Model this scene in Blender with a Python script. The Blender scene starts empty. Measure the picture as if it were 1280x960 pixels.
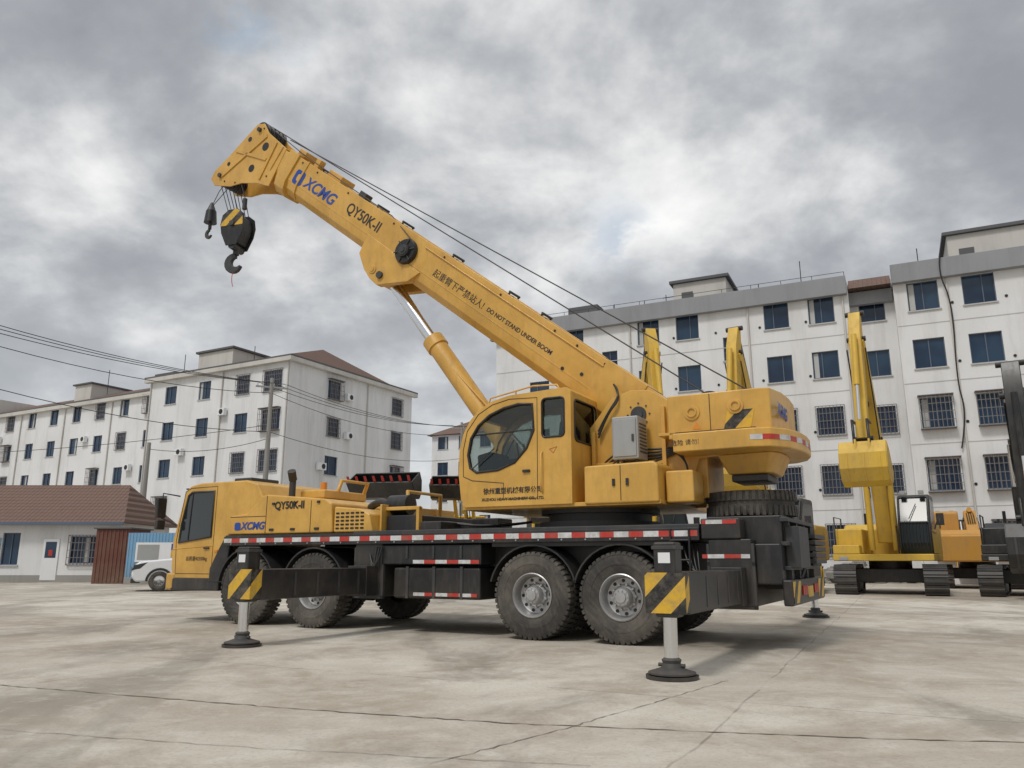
import bpy, bmesh, math, random
from mathutils import Vector, Matrix
random.seed(7)
SC=bpy.context.scene
COL=SC.collection
R=math.radians

# ------------------------------------------------------------------ materials
def newmat(name):
    m=bpy.data.materials.new(name); m.use_nodes=True
    nt=m.node_tree; nt.nodes.clear()
    out=nt.nodes.new('ShaderNodeOutputMaterial'); b=nt.nodes.new('ShaderNodeBsdfPrincipled')
    nt.links.new(b.outputs[0],out.inputs[0])
    return m,nt,b,out
def mixc(nt,fac,a,b,mode='MIX'):
    n=nt.nodes.new('ShaderNodeMix'); n.data_type='RGBA'; n.blend_type=mode
    for i,v in ((0,fac),(6,a),(7,b)):
        if hasattr(v,'links'): nt.links.new(v,n.inputs[i])
        else: n.inputs[i].default_value=v if i==0 else (*v,1) if len(v)==3 else v
    return n.outputs[2]
def math_(nt,op,a,b=None,c=None):
    n=nt.nodes.new('ShaderNodeMath'); n.operation=op
    for i,v in enumerate((a,b,c)):
        if v is None: continue
        if hasattr(v,'links'): nt.links.new(v,n.inputs[i])
        else: n.inputs[i].default_value=v
    return n.outputs[0]
def ramp(nt,f,stops):
    n=nt.nodes.new('ShaderNodeValToRGB'); nt.links.new(f,n.inputs[0])
    e=n.color_ramp.elements
    while len(e)<len(stops): e.new(.5)
    for i,(p,c) in enumerate(stops):
        e[i].position=p; e[i].color=(c,c,c,1) if not hasattr(c,'__len__') else (*c,1)
    return n.outputs[0]
def noise(nt,vec,scale,detail=5,rough=.55,dist=0,sc=None):
    if sc:
        mp=nt.nodes.new('ShaderNodeMapping'); mp.inputs['Scale'].default_value=sc
        nt.links.new(vec,mp.inputs[0]); vec=mp.outputs[0]
    n=nt.nodes.new('ShaderNodeTexNoise'); nt.links.new(vec,n.inputs['Vector'])
    n.inputs['Scale'].default_value=scale; n.inputs['Detail'].default_value=detail
    n.inputs['Roughness'].default_value=rough; n.inputs['Distortion'].default_value=dist
    return n.outputs['Fac']
def objco(nt): return nt.nodes.new('ShaderNodeTexCoord').outputs['Object']
def bump(nt,b,h,st=.2,d=.02):
    n=nt.nodes.new('ShaderNodeBump'); n.inputs['Strength'].default_value=st; n.inputs['Distance'].default_value=d
    nt.links.new(h,n.inputs['Height']); nt.links.new(n.outputs[0],b.inputs['Normal'])

def paint(name,col,rough=.4,metal=0,dirt=(.25,.2,.14),dirt_amt=.35,scale=1.5,coat=0,low=True,fade=None):
    m,nt,b,o=newmat(name); co=objco(nt)
    n1=noise(nt,co,scale,4,.65); n2=noise(nt,co,scale*6,3,.7,0,(1,1,.2))
    f=ramp(nt,n1,[(.42,0),(.75,1)]); f2=ramp(nt,n2,[(.5,0),(.8,1)])
    f=math_(nt,'MULTIPLY',math_(nt,'ADD',f,f2),dirt_amt*.6)
    if low:
        sp=nt.nodes.new('ShaderNodeSeparateXYZ'); nt.links.new(co,sp.inputs[0])
        lo=nt.nodes.new('ShaderNodeMapRange'); nt.links.new(sp.outputs[2],lo.inputs[0])
        for i,v in ((1,1.3),(2,0.0),(3,0.0),(4,.5)): lo.inputs[i].default_value=v
        f=math_(nt,'ADD',f,math_(nt,'MULTIPLY',lo.outputs[0],math_(nt,'MULTIPLY',n1,dirt_amt*2)))
    f=math_(nt,'MINIMUM',f,.9)
    base=col
    if fade: base=mixc(nt,ramp(nt,n1,[(.35,1),(.6,0)]),col,fade)
    c=mixc(nt,f,base,dirt)
    nt.links.new(c,b.inputs['Base Color'])
    r=nt.nodes.new('ShaderNodeMapRange'); nt.links.new(f,r.inputs[0]); r.inputs[3].default_value=rough; r.inputs[4].default_value=min(1,rough+.5)
    nt.links.new(r.outputs[0],b.inputs['Roughness'])
    b.inputs['Metallic'].default_value=metal; b.inputs['Coat Weight'].default_value=coat; b.inputs['Coat Roughness'].default_value=.12
    return m
YEL=paint('crane_yellow_paint',(.63,.345,.048),.40,coat=.2,dirt=(.33,.215,.09),dirt_amt=.58,fade=(.68,.395,.085))
YEL2=paint('excavator_yellow_paint',(.66,.42,.045),.48,dirt=(.3,.22,.12),dirt_amt=.6)
ORG=paint('excavator_orange_paint',(.55,.27,.04),.5,dirt=(.3,.22,.12),dirt_amt=.6)
BLK=paint('black_chassis_paint',(.014,.015,.017),.36,dirt=(.17,.14,.105),dirt_amt=.33)
DKG=paint('dark_grey_paint',(.035,.038,.042),.5,dirt=(.17,.135,.10),dirt_amt=.4)
TYR=paint('tyre_rubber',(.022,.022,.022),.85,dirt=(.17,.15,.125),dirt_amt=.6,scale=3)
SIL=paint('rim_silver',(.55,.55,.55),.34,metal=.7,dirt=(.16,.14,.12),dirt_amt=.4,scale=4)
CHR=paint('chrome_rod',(.75,.76,.78),.16,metal=1,dirt_amt=.05,low=False)
GRY=paint('grey_box_paint',(.36,.37,.37),.45,metal=.2,dirt_amt=.3)
WHT=paint('white_paint',(.78,.79,.80),.3,dirt_amt=.1,coat=.5)
BLU=paint('logo_blue',(.01,.06,.32),.4,dirt_amt=.1)
TXT=paint('lettering_black',(.01,.01,.012),.5,dirt_amt=.1)
RED=paint('red_lamp',(.45,.02,.015),.3,dirt_amt=.2)
ROPE=paint('steel_rope',(.05,.05,.05),.6,metal=.3,dirt_amt=.1)
CONC=paint('pole_concrete',(.3,.29,.27),.9,dirt_amt=.3)
WIRE=paint('cable_black',(.02,.02,.02),.7,dirt_amt=.1)
BLUEF=paint('blue_fence_sheet',(.18,.38,.58),.55,dirt_amt=.4)
RUST=paint('rust_red_sheet',(.14,.05,.035),.8,dirt_amt=.4)
AMB=paint('amber_lamp',(.7,.25,.02),.3,dirt_amt=.1)
SEAT=paint('seat_fabric',(.03,.03,.035),.9,dirt_amt=.1)
def stripes(name,ca,cb,period,vec,rough=.5):
    m,nt,b,o=newmat(name); co=objco(nt)
    d=nt.nodes.new('ShaderNodeVectorMath'); d.operation='DOT_PRODUCT'; nt.links.new(co,d.inputs[0]); d.inputs[1].default_value=vec
    f=math_(nt,'FRACT',math_(nt,'DIVIDE',d.outputs['Value'],period))
    f=math_(nt,'GREATER_THAN',f,.5)
    c=mixc(nt,f,ca,cb)
    n=noise(nt,co,9,4,.7); fd=math_(nt,'MULTIPLY',ramp(nt,n,[(.42,0),(.75,1)]),.6)
    c=mixc(nt,fd,c,(.2,.17,.13))
    nt.links.new(c,b.inputs['Base Color']); b.inputs['Roughness'].default_value=rough
    return m
HAZ=stripes('hazard_stripes',(.015,.015,.015),(.7,.42,.03),.30,(.75,0,.75))
HAZ2=stripes('hazard_stripes_b',(.015,.015,.015),(.7,.42,.03),.34,(0,.8,.75))
TAPE=stripes('reflective_tape',(.66,.66,.66),(.5,.03,.02),.42,(1,0.0,0))
TAPEY=stripes('reflective_tape_rear',(.62,.62,.62),(.5,.03,.02),.42,(0.3,1,0))
def glassmat(name,tint,alpha,rough=.03):
    m,nt,b,o=newmat(name); nt.nodes.remove(b)
    tr=nt.nodes.new('ShaderNodeBsdfTransparent'); tr.inputs[0].default_value=(*tint,1)
    gl=nt.nodes.new('ShaderNodeBsdfGlossy'); gl.inputs['Roughness'].default_value=rough; gl.inputs[0].default_value=(.9,.95,1,1)
    df=nt.nodes.new('ShaderNodeBsdfDiffuse'); df.inputs[0].default_value=(.03,.035,.035,1)
    m1=nt.nodes.new('ShaderNodeMixShader'); m1.inputs[0].default_value=alpha; nt.links.new(tr.outputs[0],m1.inputs[1]); nt.links.new(df.outputs[0],m1.inputs[2])
    fr=nt.nodes.new('ShaderNodeFresnel'); fr.inputs[0].default_value=1.5
    m2=nt.nodes.new('ShaderNodeMixShader'); nt.links.new(fr.outputs[0],m2.inputs[0]); nt.links.new(m1.outputs[0],m2.inputs[1]); nt.links.new(gl.outputs[0],m2.inputs[2])
    nt.links.new(m2.outputs[0],o.inputs[0]); return m
GLS=glassmat('cab_glass',(.70,.76,.74),.08)
m,nt,b,o=newmat('dark_glass'); b.inputs['Base Color'].default_value=(.018,.024,.026,1); b.inputs['Roughness'].default_value=.06; b.inputs['Specular IOR Level'].default_value=.8
DGL=m
m,nt,b,o=newmat('tinted_glass'); b.inputs['Base Color'].default_value=(.02,.028,.03,1); b.inputs['Roughness'].default_value=.2; b.inputs['Specular IOR Level'].default_value=.3
TGL=m
m,nt,b,o=newmat('building_window_glass'); co=objco(nt)
n=noise(nt,co,.45,2,.5); c=mixc(nt,ramp(nt,n,[(.4,0),(.6,1)]),(.010,.024,.055),(.025,.055,.10)); nt.links.new(c,b.inputs['Base Color']); b.inputs['Roughness'].default_value=.12
BGL=m
def wallmat(name,col,stain,amt=.5):
    m,nt,b,o=newmat(name); co=objco(nt)
    n1=noise(nt,co,.9,5,.7,.2,(1,1,.12)); n2=noise(nt,co,.25,3,.6); n3=noise(nt,co,9,3,.6)
    f=math_(nt,'MULTIPLY',ramp(nt,n1,[(.48,0),(.78,1)]),amt)
    c=mixc(nt,f,col,stain); c=mixc(nt,math_(nt,'MULTIPLY',ramp(nt,n2,[(.4,0),(.7,1)]),.2),c,stain)
    c=mixc(nt,math_(nt,'MULTIPLY',n3,.1),c,stain)
    nt.links.new(c,b.inputs['Base Color']); b.inputs['Roughness'].default_value=.85
    return m
WALL=wallmat('white_rendered_wall',(.78,.785,.79),(.40,.385,.36),.5)
WALLB=wallmat('grey_eave_band',(.30,.31,.33),(.17,.17,.17),.5)
WALLC=wallmat('cream_penthouse_wall',(.6,.58,.54),(.3,.28,.25),.5)
FRM=wallmat('window_frame_blue_grey',(.11,.15,.21),(.1,.1,.1),.2)
SILL=wallmat('window_sill',(.5,.5,.49),(.3,.3,.28),.4)
BAR=wallmat('window_bar_metal',(.20,.19,.19),(.15,.09,.06),.5)
ROOFD=wallmat('dark_roof_slab',(.12,.12,.125),(.07,.07,.07),.4)
PERI=wallmat('boundary_wall_render',(.33,.32,.3),(.16,.15,.13),.6)
def tilemat():
    m,nt,b,o=newmat('clay_roof_tiles'); co=objco(nt)
    sp=nt.nodes.new('ShaderNodeSeparateXYZ'); nt.links.new(co,sp.inputs[0])
    wx=math_(nt,'SINE',math_(nt,'MULTIPLY',sp.outputs[0],28)); wz=math_(nt,'FRACT',math_(nt,'MULTIPLY',sp.outputs[2],5.5))
    n1=noise(nt,co,5,6,.8); n2=noise(nt,co,.8,4,.6)
    c=mixc(nt,n1,(.15,.075,.055),(.25,.16,.12)); c=mixc(nt,math_(nt,'MULTIPLY',n2,.5),c,(.1,.08,.07))
    c=mixc(nt,math_(nt,'MULTIPLY',math_(nt,'LESS_THAN',wz,.2),.5),c,(.05,.035,.03))
    nt.links.new(c,b.inputs['Base Color']); b.inputs['Roughness'].default_value=.9
    bump(nt,b,math_(nt,'ADD',wx,math_(nt,'MULTIPLY',wz,2)),.6,.04); return m
TILE=tilemat()
def groundmat():
    m,nt,b,o=newmat('concrete_yard'); co=objco(nt)
    n1=noise(nt,co,.15,6,.64,.7); n2=noise(nt,co,.8,8,.72,.5); n3=noise(nt,co,30,4,.75); n4=noise(nt,co,.36,6,.66,1.2,(1,.35,1)); n5=noise(nt,co,3.2,5,.7,.2)
    c=mixc(nt,ramp(nt,n1,[(.38,0),(.58,1)]),(.36,.31,.245),(.58,.54,.465))
    c=mixc(nt,math_(nt,'MULTIPLY',ramp(nt,n2,[(.46,0),(.62,1)]),.66),c,(.30,.25,.19))
    c=mixc(nt,math_(nt,'MULTIPLY',ramp(nt,n4,[(.51,0),(.60,1)]),.60),c,(.235,.205,.165))
    c=mixc(nt,math_(nt,'MULTIPLY',ramp(nt,n5,[(.52,0),(.70,1)]),.45),c,(.63,.59,.52))
    c=mixc(nt,math_(nt,'MULTIPLY',ramp(nt,n3,[(.5,0),(.68,1)]),.36),c,(.20,.175,.145))
    mp=nt.nodes.new('ShaderNodeMapping'); mp.inputs['Rotation'].default_value=(0,0,R(26)); mp.inputs['Location'].default_value=(1.2,2.4,0)
    dn=nt.nodes.new('ShaderNodeTexNoise'); dn.inputs['Scale'].default_value=1.2; nt.links.new(co,dn.inputs['Vector'])
    va=nt.nodes.new('ShaderNodeVectorMath'); va.operation='MULTIPLY_ADD'; nt.links.new(dn.outputs['Color'],va.inputs[0]); va.inputs[1].default_value=(.12,.12,0); nt.links.new(co,va.inputs[2])
    nt.links.new(va.outputs[0],mp.inputs[0])
    br=nt.nodes.new('ShaderNodeTexBrick'); nt.links.new(mp.outputs[0],br.inputs[0]); br.offset=0
    br.inputs['Scale'].default_value=1; br.inputs['Mortar Size'].default_value=.014; br.inputs['Brick Width'].default_value=6.; br.inputs['Row Height'].default_value=4.6; br.inputs['Mortar Smooth'].default_value=.6
    j=math_(nt,'MULTIPLY',br.outputs['Fac'],math_(nt,'MULTIPLY',ramp(nt,n2,[(.38,0),(.56,1)]),.7))
    c=mixc(nt,j,c,(.18,.15,.12))
    nt.links.new(c,b.inputs['Base Color'])
    rg=nt.nodes.new('ShaderNodeMapRange'); nt.links.new(n4,rg.inputs[0]); rg.inputs[1].default_value=.45; rg.inputs[2].default_value=.7; rg.inputs[3].default_value=.85; rg.inputs[4].default_value=.5
    nt.links.new(rg.outputs[0],b.inputs['Roughness']); b.inputs['Specular IOR Level'].default_value=.35
    h=math_(nt,'ADD',math_(nt,'MULTIPLY',n3,.4),n5); bump(nt,b,h,.3,.02)
    return m
GRD=groundmat()
CRK=wallmat('crack_fill',(.14,.115,.09),(.26,.22,.17),.8)

# ------------------------------------------------------------------ mesh builder
class MB:
    def __init__(s,M=None): s.bm=bmesh.new(); s.M=M or Matrix()
    def v(s,p): return s.bm.verts.new(s.M@Vector(p))
    def f(s,vs):
        try: return s.bm.faces.new(vs)
        except Exception: return None
    def quad(s,*ps): s.f([s.v(p) for p in ps]); return s
    def prism(s,poly,a,b,axis='y',poly2=None):
        def P(q,t):
            if axis=='y': return (q[0],t,q[1])
            if axis=='z': return (q[0],q[1],t)
            return (t,q[0],q[1])
        A=[s.v(P(q,a)) for q in poly]; B=[s.v(P(q,b)) for q in (poly2 or poly)]
        n=len(A); s.f(A); s.f(B[::-1])
        for i in range(n): s.f([A[i],B[i],B[(i+1)%n],A[(i+1)%n]])
        return s
    def box(s,x,y,z):
        return s.prism([(x[0],z[0]),(x[1],z[0]),(x[1],z[1]),(x[0],z[1])],y[0],y[1])
    def cyl(s,p0,p1,r,r2=None,seg=20):
        p0=Vector(p0);p1=Vector(p1); d=(p1-p0).normalized(); u=d.orthogonal().normalized(); w=d.cross(u); r2=r if r2 is None else r2
        A=[];B=[]
        for i in range(seg):
            t=2*math.pi*i/seg; o=u*math.cos(t)+w*math.sin(t)
            A.append(s.v(p0+o*r)); B.append(s.v(p1+o*r2))
        s.f(A); s.f(B[::-1])
        for i in range(seg): s.f([A[i],B[i],B[(i+1)%seg],A[(i+1)%seg]])
        return s
    def lathe(s,prof,o=(0,0,0),d=(0,1,0),seg=40):
        o=Vector(o); d=Vector(d).normalized(); u=d.orthogonal().normalized(); w=d.cross(u); rings=[]
        for r,h in prof:
            rings.append([s.v(o+d*h+(u*math.cos(2*math.pi*i/seg)+w*math.sin(2*math.pi*i/seg))*max(r,.0005)) for i in range(seg)])
        for a,b in zip(rings,rings[1:]):
            for i in range(seg): s.f([a[i],a[(i+1)%seg],b[(i+1)%seg],b[i]])
        return s
    def done(s,name,mat,parent=None,bev=0,smooth=False,seg=2,ang=38,recalc=True):
        if recalc: bmesh.ops.recalc_face_normals(s.bm,faces=s.bm.faces)
        me=bpy.data.meshes.new(name); s.bm.to_mesh(me); s.bm.free()
        me.materials.append(mat); o=bpy.data.objects.new(name,me); COL.objects.link(o)
        if parent: o.parent=parent
        if bev or smooth:
            for p in me.polygons: p.use_smooth=True
        if bev:
            md=o.modifiers.new('b','BEVEL'); md.width=bev; md.segments=seg; md.limit_method='ANGLE'; md.angle_limit=R(25); md.harden_normals=True
        elif smooth: me.set_sharp_from_angle(angle=R(ang))
        return o
def empty(name,loc=(0,0,0),rz=0,sc=1):
    e=bpy.data.objects.new(name,None); COL.objects.link(e); e.location=loc; e.rotation_euler=(0,0,rz); e.scale=(sc,)*3; e.empty_display_size=.3; return e
def box(n,x,y,z,m,p,bev=.012): return MB().box(x,y,z).done(n,m,p,bev)
def prism(n,poly,a,b,m,p,bev=.012,axis='y',poly2=None): return MB().prism(poly,a,b,axis,poly2).done(n,m,p,bev)
def cyl(n,p0,p1,r,m,p,r2=None,seg=28): return MB().cyl(p0,p1,r,r2,seg).done(n,m,p,0,True)
def tube(n,pts,r,m,p,cyc=False,smooth=False):
    cu=bpy.data.curves.new(n,'CURVE'); cu.dimensions='3D'; cu.bevel_depth=r; cu.bevel_resolution=2
    lines=pts if hasattr(pts[0][0],'__len__') else [pts]
    for L in lines:
        sp=cu.splines.new('POLY' if not smooth else 'NURBS'); sp.points.add(len(L)-1)
        for i,q in enumerate(L): sp.points[i].co=(*q,1)
        sp.use_cyclic_u=cyc
        if smooth: sp.use_endpoint_u=True; sp.order_u=3
    cu.materials.append(m); o=bpy.data.objects.new(n,cu); COL.objects.link(o)
    if p: o.parent=p
    return o
def text(n,body,size,loc,m,p,ang=0,shear=0,bold=.0,face='side',sx=1):
    cu=bpy.data.curves.new(n,'FONT'); cu.body=body; cu.size=size; cu.align_x='CENTER'; cu.align_y='CENTER'; cu.shear=shear; cu.offset=bold; cu.extrude=.001
    cu.materials.append(m); o=bpy.data.objects.new(n,cu); COL.objects.link(o); o.parent=p
    c,s=math.cos(ang),math.sin(ang)
    if face=='side': X=Vector((-c,0,-s));Z=Vector((0,1,0))
    else: X=Vector((0,-1,0)); Z=Vector((-1,0,0))
    Y=Z.cross(X)
    M=Matrix((X*sx,Y,Z)).transposed().to_4x4(); M.translation=Vector(loc); o.matrix_basis=M
    return o
def rr(x0,x1,z0,z1,r,n=4):
    pts=[]
    for cx,cz,a0 in ((x1-r,z1-r,0),(x0+r,z1-r,90),(x0+r,z0+r,180),(x1-r,z0+r,270)):
        for i in range(n+1):
            a=R(a0+90*i/n); pts.append((cx+r*math.cos(a),cz+r*math.sin(a)))
    return pts
def limb(pts,hw):
    L=[];Rr=[]
    for i,p in enumerate(pts):
        a=Vector(pts[max(i-1,0)]);b=Vector(pts[min(i+1,len(pts)-1)]); d=(b-a).normalized(); n=Vector((-d.y,d.x))
        L.append(tuple(Vector(p)+n*hw[i])); Rr.append(tuple(Vector(p)-n*hw[i]))
    return L+Rr[::-1]

# ------------------------------------------------------------------ truck crane
T=empty('truck_crane',(5.543,10.074,0),math.atan2(.482,-.876))
RW=.61
def make_wheel_meshes():
    tb=MB()
    tb.lathe([(.30,-.13),(.34,-.155),(.40,-.168),(.46,-.172),(.54,-.165),(.578,-.15),(.592,-.12),(.594,-.03),(.58,-.025),(.58,.025),(.594,.03),(.592,.12),(.578,.15),(.54,.165),(.46,.172),(.455,.176),(.43,.176),(.425,.171),(.40,.168),(.34,.155),(.30,.13)],seg=56)
    n=46
    for sgn in (1,-1):
        for i in range(n):
            tb.M=Matrix.Rotation(2*math.pi*(i+(.5 if sgn<0 else 0))/n,4,'Y')
            y0,y1=(.035,.166) if sgn>0 else (-.166,-.035)
            A=[(-.026,y0,.585),(.026,y0,.585),(.03,y1,.56),(-.03,y1,.56)]; B=[(-.022,y0,.612),(.022,y0,.612),(.025,y1*.93,.603),(-.025,y1*.93,.603)]
            a=[tb.v(q) for q in A]; b=[tb.v(q) for q in B]; tb.f(a); tb.f(b[::-1])
            for k in range(4): tb.f([a[k],b[k],b[(k+1)%4],a[(k+1)%4]])
    tb.M=Matrix()
    t=tb.done('tyre',TYR,None,0,True,ang=30)
    rb=MB(); rb.lathe([(.302,.12),(.312,.15),(.298,.158),(.285,.14),(.272,.11),(.262,.03),(.25,.0),(.225,-.012),(.17,-.012),(.16,.02),(.135,.04),(.125,.12),(.11,.145),(.075,.15),(.07,.17),(0,.172)],seg=48)
    for i in range(10):
        a=2*math.pi*i/10; c,s=math.cos(a),math.sin(a)
        rb.cyl((c*.168,-.015,s*.168),(c*.168,.045,s*.168),.017,seg=6)
        rb.cyl((c*.095,.13,s*.095),(c*.095,.16,s*.095),.010,seg=6)
    r=rb.done('rim',SIL,None,0,True,ang=30)
    hb=MB()
    for i in range(10):
        a=2*math.pi*(i+.5)/10; hb.cyl((math.cos(a)*.218,-.03,math.sin(a)*.218),(math.cos(a)*.218,-.004,math.sin(a)*.218),.024,seg=14)
    h=hb.done('rim_holes',TXT,None,0,True)
    return t,r,h
TM,RM,HM=make_wheel_meshes()
for o in (TM,RM,HM): COL.objects.unlink(o)
def inst(o,name,parent,M):
    q=bpy.data.objects.new(name,o.data); COL.objects.link(q); q.parent=parent; q.matrix_basis=M; return q
wi=0
def wheel(parent,x,y,z=RW,side=1,rim=True,sc=1,tag=''):
    global wi; wi+=1
    M=Matrix.Translation((x,y,z))@(Matrix() if side>0 else Matrix.Rotation(math.pi,4,'Z'))@Matrix.Rotation(wi*.7,4,'Y')@Matrix.Scale(sc,4)
    inst(TM,f'tyre_{wi}',parent,M)
    if rim: inst(RM,f'rim_{wi}',parent,M); inst(HM,f'rim_holes_{wi}',parent,M)
for x in (3.93,5.27):
    for s in (1,-1):
        wheel(T,x,s*1.19,side=s); wheel(T,x,s*.80,side=s,rim=False)
for x in (9.39,10.95):
    for s in (1,-1): wheel(T,x,s*1.19,side=s)
ax=MB()
for x in (3.93,5.27,9.39,10.95): ax.cyl((x,-1.1,RW),(x,1.1,RW),.09,seg=16); ax.cyl((x,-.25,RW),(x,.25,RW),.24,.2,seg=18)
ax.done('axles',DKG,T,0,True)
# chassis
box('chassis_frame',(1.95,12.6),(-.48,.48),(.72,1.34),BLK,T)
box('deck_plate',(2.82,8.55),(-1.36,1.36),(1.50,1.56),DKG,T)
box('deck_plate_front',(8.55,11.55),(-1.34,1.34),(1.49,1.535),BLK,T)
box('deck_side_beam_near',(2.82,11.55),(1.30,1.372),(1.345,1.512),BLK,T)
box('deck_side_beam_far',(2.82,11.55),(-1.372,-1.30),(1.345,1.512),BLK,T)
box('reflective_tape_side',(2.84,11.53),(1.374,1.378),(1.40,1.475),TAPE,T,0)
box('reflective_tape_far',(2.84,11.53),(-1.378,-1.374),(1.40,1.475),TAPE,T,0)
box('turret_base_box',(3.2,6.2),(-.9,.9),(1.0,1.49),BLK,T)
for s,nm in ((1,'near'),(-1,'far')):
    y=(s*.62,s*1.33) if s>0 else (-1.33,-.62)
    box('tool_box_upper_'+nm,(6.12,8.0),(y[0],y[1]),(1.03,1.33),BLK,T,.02)
    box('fuel_tank_'+nm,(6.15,7.75),(min(s*.6,s*1.30),max(s*.6,s*1.30)),(.52,.99),BLK,T,.04)
    yy=s*1.335
    box('tape_tank_top_'+nm,(6.15,7.35),(yy-.004,yy+.004),(1.045,1.10),TAPE,T,0)
    box('tape_tank_low_'+nm,(6.2,7.35),(s*1.306-.004,s*1.306+.004),(.56,.61),TAPE,T,0)
    m=MB()
    for x in (6.45,6.95,7.45): m.box((x,x+.05),(s*1.30-.012,s*1.30+.012),(.52,1.0)); m.box((x,x+.04),(s*1.335-.01,s*1.335+.01),(1.12,1.31))
    m.done('tank_straps_'+nm,DKG,T)
    m=MB()
    for cx in (3.93,5.27):
        pts=[(cx+.70*math.cos(R(a)),.61+.70*math.sin(R(a))) for a in range(15,166,10)]
        m.prism(limb(pts,[.012]*len(pts)),y[0],s*1.34)
    m.box((3.2,5.95),(min(s*.7,s*1.30),max(s*.7,s*1.30)),(1.29,1.40))
    m.done('rear_mudguard_'+nm,BLK,T,0,True)
    m=MB()
    for cx in (9.39,10.95):
        pts=[(cx+.69*math.cos(R(a)),.61+.69*math.sin(R(a))) for a in range(10,171,10)]
        m.prism(limb(pts,[.014]*len(pts)),y[0],s*1.36)
    m.done('front_mudguard_'+nm,BLK,T,0,True)
m=MB()
for i in range(22):
    x=3.0+i*.39
    m.box((x,x+.03),(1.05,1.30),(1.36,1.49))
m.done('deck_ribs',DKG,T)
m=MB()
for i in range(24):
    x=2.95+i*.365; m.cyl((x,1.37,1.378),(x,1.384,1.378),.012,seg=8)
m.done('deck_bolts',GRY,T)
def outrigger(x,nm,sgn,ext,z0=.58,z1=.98):
    ye=sgn*ext
    yy=lambda a,b:(min(sgn*a,sgn*b),max(sgn*a,sgn*b))
    box('outrigger_beam_'+nm,(x-.17,x+.17),yy(1.2,ext-.1),(z0,z1),BLK,T,.015)
    box('outrigger_beam_flange_'+nm,(x-.19,x+.19),yy(1.2,1.6),(z0-.03,z1+.03),BLK,T,.01)
    box('jack_housing_'+nm,(x-.11,x+.11),yy(ext-.12,ext+.1),(z0-.02,1.27),BLK,T,.02)
    box('jack_cap_'+nm,(x-.125,x+.125),yy(ext-.13,ext+.11),(1.2,1.235),DKG,T,.005)
    box('hazard_plate_'+nm,(x-.2,x+.2),yy(ext+.103,ext+.115),(z0+.02,z1),HAZ,T,0)
    box('hazard_plate_side_'+nm,(x+.172,x+.178),yy(ext-.1,ext+.1),(z0+.02,z1),HAZ2,T,0)
    box('hazard_plate_back_'+nm,(x-.178,x-.172),yy(ext-.1,ext+.1),(z0+.02,z1),HAZ2,T,0)
    box('jack_label_'+nm,(x-.06,x+.06),yy(ext+.101,ext+.104),(1.07,1.17),WHT,T,0)
    m=MB()
    for k in range(4):
        for q in (-.175,.17): m.box((x+q,x+q+.005),yy(1.75+k*.45,1.79+k*.45),(z0+.04,z1-.04))
    m.done('beam_welds_'+nm,DKG,T)
    cyl('jack_rod_'+nm,(x,ye,.13),(x,ye,z0),.068,CHR,T)
    MB().lathe([(.001,.035),(.2,.035),(.225,.045),(.225,.06),(.19,.07),(.1,.10),(.085,.14),(.095,.17),(.07,.19)],o=(x,ye,0),d=(0,0,1)).done('jack_pad_'+nm,DKG,T,0,True)
    MB().lathe([(.001,.0),(.25,.004),(.25,.034),(.001,.034)],o=(x,ye,0),d=(0,0,1)).done('pad_plate_'+nm,BLK,T,0,True)
    cyl('jack_pad_bolt_'+nm,(x-.13,ye,.12),(x+.13,ye,.12),.018,DKG,T)
outrigger(8.23,'front_near',1,3.85); outrigger(2.45,'rear_near',1,3.88)
outrigger(8.30,'front_far',-1,4.6); outrigger(2.45,'rear_far',-1,5.3)
for x,n_ in ((8.23,'front'),(2.45,'rear')):
    box('outrigger_box_'+n_,(x-.27,x+.27),(-1.34,1.34),(.53,1.36),BLK,T,.02)
    m=MB()
    for s in (1,-1):
        m.box((x-.30,x+.30),(s*1.30-.03,s*1.30+.03),(.50,.56)); m.box((x-.30,x+.30),(s*1.30-.03,s*1.30+.03),(1.02,1.08))
        m.box((x-.30,x-.25),(s*1.30-.03,s*1.30+.03),(.5,1.3)); m.box((x+.25,x+.30),(s*1.30-.03,s*1.30+.03),(.5,1.3))
    m.done('outrigger_collar_'+n_,DKG,T,.006)
# rear end
box('rear_bumper',(1.72,1.84),(-1.32,1.32),(.55,.86),BLK,T,.02)
box('rear_frame_upper',(1.85,2.8),(-1.05,1.05),(1.28,1.66),BLK,T,.02)
box('rear_panel',(1.84,2.16),(-1.25,1.25),(.8,1.3),BLK,T,.02)
box('rear_side_box_near',(2.3,2.80),(1.06,1.36),(1.36,1.62),BLK,T,.02)
box('rear_hazard_near',(1.714,1.718),(.75,1.30),(.58,.84),HAZ2,T,0)
box('rear_hazard_far',(1.714,1.718),(-1.30,-.75),(.58,.84),HAZ2,T,0)
box('tape_rear_side',(2.2,2.8),(1.345,1.349),(1.12,1.17),TAPE,T,0)
box('tape_rear_upper',(2.34,2.78),(1.362,1.366),(1.55,1.60),TAPE,T,0)
m=MB()
m.box((1.9,2.75),(-.95,.6),(1.665,1.68))
for k in range(5): m.box((1.62,1.83),(-1.1,-.1),(1.05+k*.085,1.11+k*.085))
m.box((1.66,1.83),(.2,.95),(1.0,1.52))
m.done('stacked_pads',DKG,T,.01)
m=MB()
for s in (1,-1):
    for k in range(3): m.box((1.70,1.72),(s*(.35+k*.13)-.05,s*(.35+k*.13)+.05),(.66,.78))
m.done('tail_lamps',RED,T,.005)
box('licence_plate',(1.712,1.716),(-.22,.22),(.62,.76),YEL2,T,0)
m=MB()
for y in (-.9,-.3,.3,.9): m.box((1.78,1.86),(y-.03,y+.03),(.82,1.62))
for z in (1.0,1.3,1.6): m.box((1.76,1.86),(-1.1,1.1),(z-.025,z+.025))
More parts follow.
